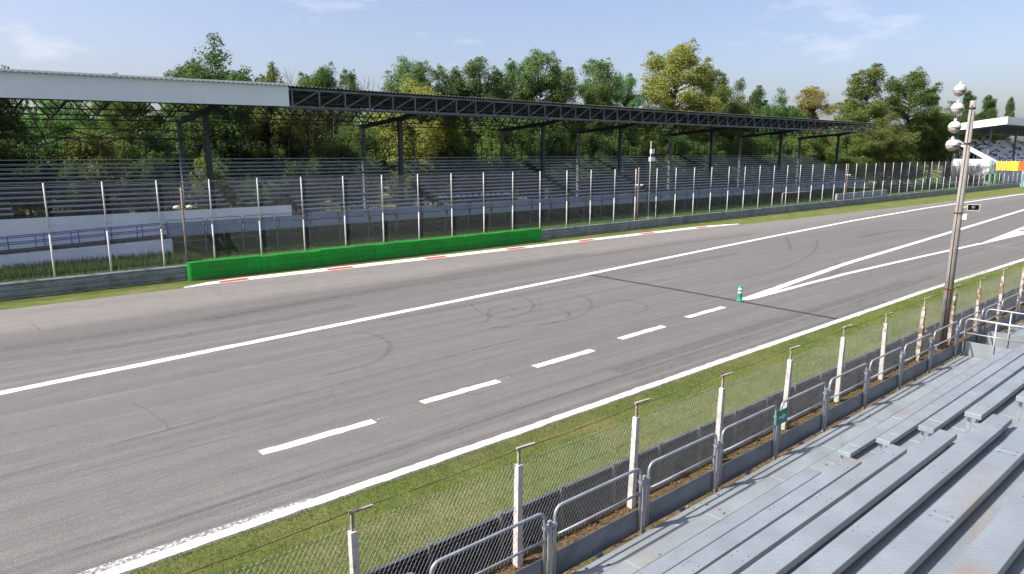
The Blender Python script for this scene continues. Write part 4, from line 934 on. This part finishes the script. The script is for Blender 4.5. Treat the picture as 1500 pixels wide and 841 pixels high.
def sphere_pts(n): v = RNG.normal(size=(n, 3)); return v / np.linalg.norm(v, axis=1)[:, None]
def crown_mesh(name, n_leaf, lobes, leaf, flat=0.8, shell=(0.45, 1.05), up=0.35, aspect=0.6):
    """leaf-sized rhombs spread over many overlapping clumps; lobes = (x, y, z, r)"""
    lob = np.array(lobes); wgt = lob[:, 3] ** 1.7; idx = RNG.choice(len(lob), n_leaf, p=wgt / wgt.sum())
    d = sphere_pts(n_leaf); r = lob[idx, 3] * RNG.uniform(shell[0] ** 2, shell[1] ** 2, n_leaf) ** 0.5
    P = lob[idx, :3] + d * r[:, None] * np.array([1, 1, flat])
    nrm = d + RNG.normal(scale=0.7, size=(n_leaf, 3)) + np.array([0, 0, up]); nrm /= np.linalg.norm(nrm, axis=1)[:, None]
    t = np.cross(nrm, RNG.normal(size=(n_leaf, 3))); t /= np.linalg.norm(t, axis=1)[:, None]; b = np.cross(nrm, t)
    s = leaf * RNG.uniform(0.6, 1.4, n_leaf)[:, None]
    Q = np.stack([P - t * s, P + b * s * aspect + nrm * s * 0.15, P + t * s, P - b * s * aspect + nrm * s * 0.15], axis=1)
    me = bpy.data.meshes.new(name); me.vertices.add(4 * n_leaf); me.vertices.foreach_set('co', Q.ravel()); me.loops.add(4 * n_leaf); me.loops.foreach_set('vertex_index', np.arange(4 * n_leaf))
    me.polygons.add(n_leaf); me.polygons.foreach_set('loop_start', np.arange(0, 4 * n_leaf, 4)); me.polygons.foreach_set('loop_total', np.full(n_leaf, 4)); me.update(calc_edges=True)
    me.materials.append(MATS['leaf_mid']); return me
def limb_mesh(name, height, lobes, base_r, fork):
    geos = [tube_geo([(0, 0, 0), (0.01 * height, 0.0, fork * 0.5), (0, 0.01 * height, fork), (0, 0, height * 0.8)], [base_r, base_r * 0.8, base_r * 0.62, base_r * 0.12], 8)]
    for (x, y, z, r_) in lobes:
        z0 = max(fork * 0.75, min(z - 0.25 * math.hypot(x, y) - 0.6, height * 0.72)); rr = max(0.035, base_r * 0.30)
        geos.append(tube_geo([(0, 0, z0), (x * 0.45, y * 0.45, z0 + (z - z0) * 0.55), (x * 0.95, y * 0.95, z)], [rr, rr * 0.6, rr * 0.2], 5))
    me = mesh(name, *merge(geos)); me.materials.append(MATS['bark']); return me
def lobes_ellipsoid(n, R, H, z0, rlo, rhi, top=1.0, seed=0):
    rg = np.random.default_rng(seed); L = []
    for k in range(n):
        d = rg.normal(size=3); d /= np.linalg.norm(d); f = rg.uniform(0.25, 0.86) ** 0.6
        zz = d[2] * f; taper = 1.0 - max(0, zz) * (1 - top)
        rr = rg.uniform(rlo, rhi)
        L.append((d[0] * f * (R - rr * 0.6) * taper, d[1] * f * (R - rr * 0.6) * taper, z0 + H / 2 + zz * (H / 2 - rr * 0.4), rr))
    A = np.array(L)
    for _ in range(3):                       # no clump stands alone: draw strays in to their neighbours
        for i in range(len(A)):
            dd = np.linalg.norm(A[:, :3] - A[i, :3], axis=1); dd[i] = 1e9; o2 = np.argsort(dd)[:3]
            if dd[o2[1]] > 1.15 * A[i, 3]: A[i, :3] += 0.5 * (A[o2, :3].mean(axis=0) - A[i, :3])
    zmax = (A[:, 2] + A[:, 3] * 0.8).max(); A[:, 2] = z0 + (A[:, 2] - z0) * (z0 + H - z0) / (zmax - z0)
    return [tuple(q) for q in A]
# each kind: unit trees of known height and radius, scaled when set out
KINDS = {}
def kind(key, height, R, z0, n_lobes, rlo, rhi, n_leaf, leaf, base_r, fork, seed, **kw):
    top = kw.pop('top', 0.75); L = lobes_ellipsoid(n_lobes, R, height - z0, z0, rlo, rhi, top, seed)
    rg = np.random.default_rng(seed + 100); A = np.array(L); cen = A[:, :3].mean(axis=0); sp = []
    for q in range(int(n_lobes * 1.1)):            # sprays that break the outline
        i = rg.integers(len(A)); d = A[i, :3] - cen; d = d / (np.linalg.norm(d) + 1e-6) + rg.normal(scale=0.45, size=3) + np.array([0, 0, 0.25]); d /= np.linalg.norm(d)
        rr = A[i, 3] * rg.uniform(0.28, 0.5); sp.append((*(A[i, :3] + d * (A[i, 3] * rg.uniform(0.85, 1.25))), rr))
    KINDS[key] = (height, R, crown_mesh('crown', n_leaf, L + sp, leaf, **kw), limb_mesh('trunk', height, L, base_r, fork))
kind('round_a', 18, 6.5, 2.6, 120, 0.7, 1.7, 46000, 0.115, 0.34, 4.5, 1, shell=(0.25, 1.2))
kind('round_b', 18, 6.0, 2.4, 110, 0.6, 1.6, 42000, 0.115, 0.32, 4.0, 2, shell=(0.25, 1.2))
kind('tall_a', 24, 6.2, 2.5, 150, 0.6, 1.5, 48000, 0.12, 0.42, 6.0, 3, top=0.6, shell=(0.2, 1.2))
kind('tall_b', 22, 5.0, 2.2, 130, 0.6, 1.4, 42000, 0.115, 0.36, 5.0, 4, top=0.6, shell=(0.2, 1.2))
kind('airy_a', 20, 4.8, 4.0, 110, 0.45, 1.0, 26000, 0.105, 0.24, 7.0, 5, shell=(0.0, 1.5), flat=0.7)
kind('airy_b', 20, 4.4, 4.0, 100, 0.45, 1.1, 24000, 0.105, 0.24, 6.0, 6, shell=(0.0, 1.5), flat=0.7)
kind('narrow', 22, 2.2, 1.5, 90, 0.6, 1.1, 18000, 0.14, 0.25, 3.0, 7, top=0.5, flat=1.2)
kind('shrub_a', 6, 3.2, 0.2, 60, 0.5, 1.0, 20000, 0.08, 0.12, 1.2, 8, shell=(0.2, 1.2))
kind('shrub_b', 7, 2.8, 0.2, 60, 0.5, 0.9, 18000, 0.08, 0.12, 1.4, 9, flat=1.1, shell=(0.2, 1.2))
kind('under_a', 11, 4.2, 0.6, 90, 0.6, 1.3, 30000, 0.10, 0.20, 2.4, 10, shell=(0.2, 1.2))
kind('under_b', 11, 3.8, 0.6, 86, 0.6, 1.3, 28000, 0.10, 0.20, 2.6, 12, flat=1.0, shell=(0.2, 1.2))
def tree(name, key, X, Y, height, rad, mat, label, cat='tree', group=None):
    h, R, cm, tm = KINDS[key]
    o = thing(name, (X, Y, 0), label, cat, group)
    rot = random.uniform(0, 6.28)
    for nm, me in (('trunk', tm), ('crown', cm)):
        c = bpy.data.objects.new(nm, me); COL.objects.link(c); c.parent = o
        c.rotation_euler = (0, 0, rot); c.scale = (rad / R, rad / R, height / h)
        if nm == 'crown': c.material_slots[0].link = 'OBJECT'; c.material_slots[0].material = MATS[mat]
    return o
def px_tree(name, key, x, ytop, hw, Y, mat, label, group=None, cat='tree'):
    p = gy(x, ytop, Y); dist = (p - Vector((0, 0, CAM_H))).dot(FWD)
    return tree(name, key, p.x, Y, p.z * (0.94 if x < 1230 else 0.98), hw * (1.32 if x < 1230 else 1.22) * dist / FPX, mat, label, cat, group)
BG = 'trees behind the covered grandstand'
for a in (
    ('broadleaf_tree', 'round_a', 322, 47, 74, 76, 'leaf_dark', 'broad dark green tree rising over the white roof cladding'),
    ('broadleaf_tree', 'round_b', 272, 74, 44, 82, 'leaf_dark', 'dark green tree at the shoulder of the broad tree above the white cladding'),
    ('broadleaf_tree', 'round_b', 392, 83, 42, 72, 'leaf_olive', 'yellowish green tree beside the broad dark tree'),
    ('broadleaf_tree', 'round_a', -42, 32, 50, 74, 'leaf_dark', 'dark tree behind the outer end of the white cladding'),
    ('young_tree', 'airy_b', 157, 96, 26, 74, 'leaf_mid', 'tip of a sparse tree peeking over the white cladding'),
    ('young_tree', 'airy_b', 512, 91, 20, 78, 'leaf_locust', 'small slender tree standing alone above the roof'),
    ('locust_tree', 'airy_a', 598, 73, 44, 82, 'leaf_locust', 'airy blue green locust tree behind the yellow green crown'),
    ('broadleaf_tree', 'round_b', 615, 106, 62, 70, 'leaf_yellow', 'low yellow green crown just above the roof edge'),
    ('locust_tree', 'airy_b', 655, 86, 34, 80, 'leaf_locust', 'thin topped locust tree above the roof'),
    ('locust_tree', 'airy_a', 705, 72, 46, 78, 'leaf_locust', 'tall feathery locust tree with drooping sprays'),
    ('locust_tree', 'airy_b', 762, 74, 36, 84, 'leaf_bright', 'bright green locust tree in the middle of the row'),
    ('locust_tree', 'airy_a', 792, 61, 44, 80, 'leaf_locust', 'highest feathery tree among the locust trees'),
    ('broadleaf_tree', 'tall_b', 828, 88, 30, 76, 'leaf_olive', 'olive green tree between two locust trees'),
    ('locust_tree', 'airy_b', 882, 76, 40, 80, 'leaf_locust', 'grey green locust tree beside the olive tree'),
    ('broadleaf_tree', 'tall_b', 880, 108, 34, 74, 'leaf_mid', 'mid green tree under the grey green locust crown'),
    ('locust_tree', 'airy_b', 918, 98, 24, 82, 'leaf_bright', 'slight locust tree next to the great yellow tree'),
    ('plane_tree', 'tall_a', 992, 44, 58, 78, 'leaf_yellow', 'great yellow leaved tree, the tallest above the roof'),
    ('plane_tree', 'tall_b', 1046, 86, 30, 80, 'leaf_olive', 'olive shoulder tree beside the great yellow tree'),
    ('broadleaf_tree', 'round_b', 1076, 108, 32, 80, 'leaf_olive', 'brownish olive tree over the roof'),
    ('young_tree', 'tall_b', 1110, 118, 20, 84, 'leaf_dark', 'slim dark green tree between brownish and bright green trees'),
    ('broadleaf_tree', 'round_a', 1150, 126, 33, 78, 'leaf_bright', 'bright green rounded tree over the roof'),
    ('broadleaf_tree', 'airy_b', 1196, 119, 30, 84, 'leaf_autumn', 'autumn brown tree near the end of the roof'),
    ('plane_tree', 'tall_b', 1276, 92, 42, 62, 'leaf_olive', 'yellowish tall tree standing past the end of the roof'),
    ('plane_tree', 'tall_a', 1338, 96, 46, 58, 'leaf_mid', 'big green tree beyond the roof end beside the white grandstand'),
    ('broadleaf_tree', 'round_a', 1372, 150, 34, 56, 'leaf_mid', 'leafy lower tree hugging the white grandstand'),
    ('broadleaf_tree', 'round_b', 1296, 165, 44, 56, 'leaf_olive', 'low yellowish tree crown touching the roof end'),
    ('poplar_tree', 'narrow', 1422, 131, 10, 110, 'leaf_dark', 'dark narrow tree behind the white grandstand roof'),
    ('poplar_tree', 'narrow', 1452, 137, 11, 112, 'leaf_dark', 'second dark narrow tree above the white grandstand roof'),
    ('poplar_tree', 'narrow', 1482, 140, 7, 114, 'leaf_locust', 'pale slim tree above the white grandstand roof'),
    ('broadleaf_tree', 'round_a', 1400, 150, 40, 96, 'leaf_dark', 'dark wide tree between the big green tree and the white grandstand'),
    ('broadleaf_tree', 'round_b', 1446, 158, 30, 104, 'leaf_dark', 'dark low tree behind the white grandstand roof'),
): px_tree(a[0], a[1], a[2], a[3], a[4], a[5], a[6], a[7], BG)
# second rank of the wood, seen between the crowns and under the roof
mats = ['leaf_mid', 'leaf_dark', 'leaf_olive', 'leaf_mid', 'leaf_bright', 'leaf_dark', 'leaf_olive']
xw = -26
k = 0
while xw < 182:
    Yk = 86 + 9 * ((k * 7) % 3) / 2
    X_ = xw + random.uniform(-1.5, 1.5); mt = mats[(k * 3) % 7]; tree('woodland_tree', ('tall_b', 'round_a', 'round_b', 'tall_a')[k % 4], X_, Yk, random.uniform(16.0, 19.5) if xw > 34 else random.uniform(13, 15.5), random.uniform(4.8, 6.4), mt, bay_label('tree of the wood', X_, mt), 'tree', 'second rank of the wood'); xw += 6.6; k += 1
xw = -20; k = 0
while xw < 152:
    X_ = xw + random.uniform(-1, 1); mt = random.choice(['leaf_dark', 'leaf_olive', 'leaf_dark', 'leaf_mid', 'leaf_dark', 'leaf_mid', 'leaf_dark']); tree('understorey_tree', ('under_a', 'under_b')[k % 2], X_, random.uniform(69.5, 74), random.uniform(8.2, 12.0), random.uniform(3.2, 4.6), mt, bay_label('understorey tree', X_, mt), 'tree', 'understorey behind the grandstand'); xw += 4.6; k += 1  # mostly dark leaf colours, painting in the shade below the tall trees
xw = -16; k = 0
while xw < 150:
    X_ = xw + random.uniform(-1, 1); mt = random.choice(['leaf_dark', 'leaf_olive', 'leaf_dark', 'leaf_mid', 'leaf_dark']); tree('shrub', ('shrub_a', 'shrub_b')[k % 2], X_, random.uniform(66.8, 69), random.uniform(4.5, 7.0), random.uniform(2.0, 3.0), mt, bay_label('bush', X_, mt), 'shrub', 'bushes behind the grandstand'); xw += 5.2; k += 1
for k, (X, Y, h, rr, mt, lab) in enumerate(((172, 49.5, 2.4, 2.4, 'leaf_mid', 'rounded hedge bush in front of the white grandstand stairs'), (177, 46, 2.6, 2.0, 'leaf_dark', 'dark clipped bush under the yellow sign board'), (160, 57, 5.0, 4.0, 'leaf_dark', 'dark bush at the back of the uncovered bleacher'), (150, 58.5, 6.0, 4.5, 'leaf_mid', 'green bush behind the uncovered bleacher'), (136, 59, 6.5, 4.5, 'leaf_mid', 'leafy bush at the corner past the roof end'))):
    tree('shrub', 'shrub_a', X, Y, h, rr, mt, lab, 'shrub')
# far wood closing the view
L = []
for x in np.arange(-70, 330, 3.4): L += [(x + random.uniform(-2, 2), 112 + random.uniform(-6, 6), random.uniform(1, 14.5), random.uniform(2.4, 3.8)) for _ in range(4)]
o = new_obj('woodland', crown_mesh('woodland', 150000, L, 0.30), None); o.data.materials.clear(); o.data.materials.append(MATS['leaf_dark']); stuff(o); tag(o, 'distant mass of dark wood behind the separate trees', 'woodland')
# bare dead trees
def bare(x, ytop, Y, label, seed):
    rg = random.Random(seed); p = gy(x, ytop, Y); geos = []
    def grow(q, d, L_, r_, dep):
        e = q + d * L_; m_ = q + d * L_ * 0.5 + Vector((rg.uniform(-1, 1), rg.uniform(-1, 1), 0)) * L_ * 0.05
        geos.append(tube_geo([q, m_, e], [r_, r_ * 0.85, r_ * 0.65], 5))
        if dep == 0: return
        for _ in range(3 if dep > 1 else 4):
            dd = (d + Vector((rg.uniform(-0.6, 0.6), rg.uniform(-0.6, 0.6), rg.uniform(-0.05, 0.35)))).normalized(); grow(q + d * L_ * rg.uniform(0.6, 1.0), dd, L_ * rg.uniform(0.45, 0.65), r_ * 0.55, dep - 1)
    grow(Vector((p.x, Y, 0)), Vector((0, 0, 1)), p.z * 0.47, 0.10, 4)
    t = thing('bare_tree', (p.x, Y, 0), label, 'tree', 'bare trees behind the grandstand'); o = obj('trunk', *merge(geos), 'bark', t); o['kind'] = 'stuff'
for k, (x, yt, lab) in enumerate(((430, 84, 'bare leafless tree beside the yellowish green tree'), (452, 80, 'bare leafless tree with the widest twigs'), (478, 88, 'bare leafless tree next to the small slender tree'), (62, 92, 'bare twigs poking over the white cladding'), (552, 88, 'bare leafless tree between the slender tree and the locusts'))): bare(x, yt, 76 + k, lab, 40 + k)
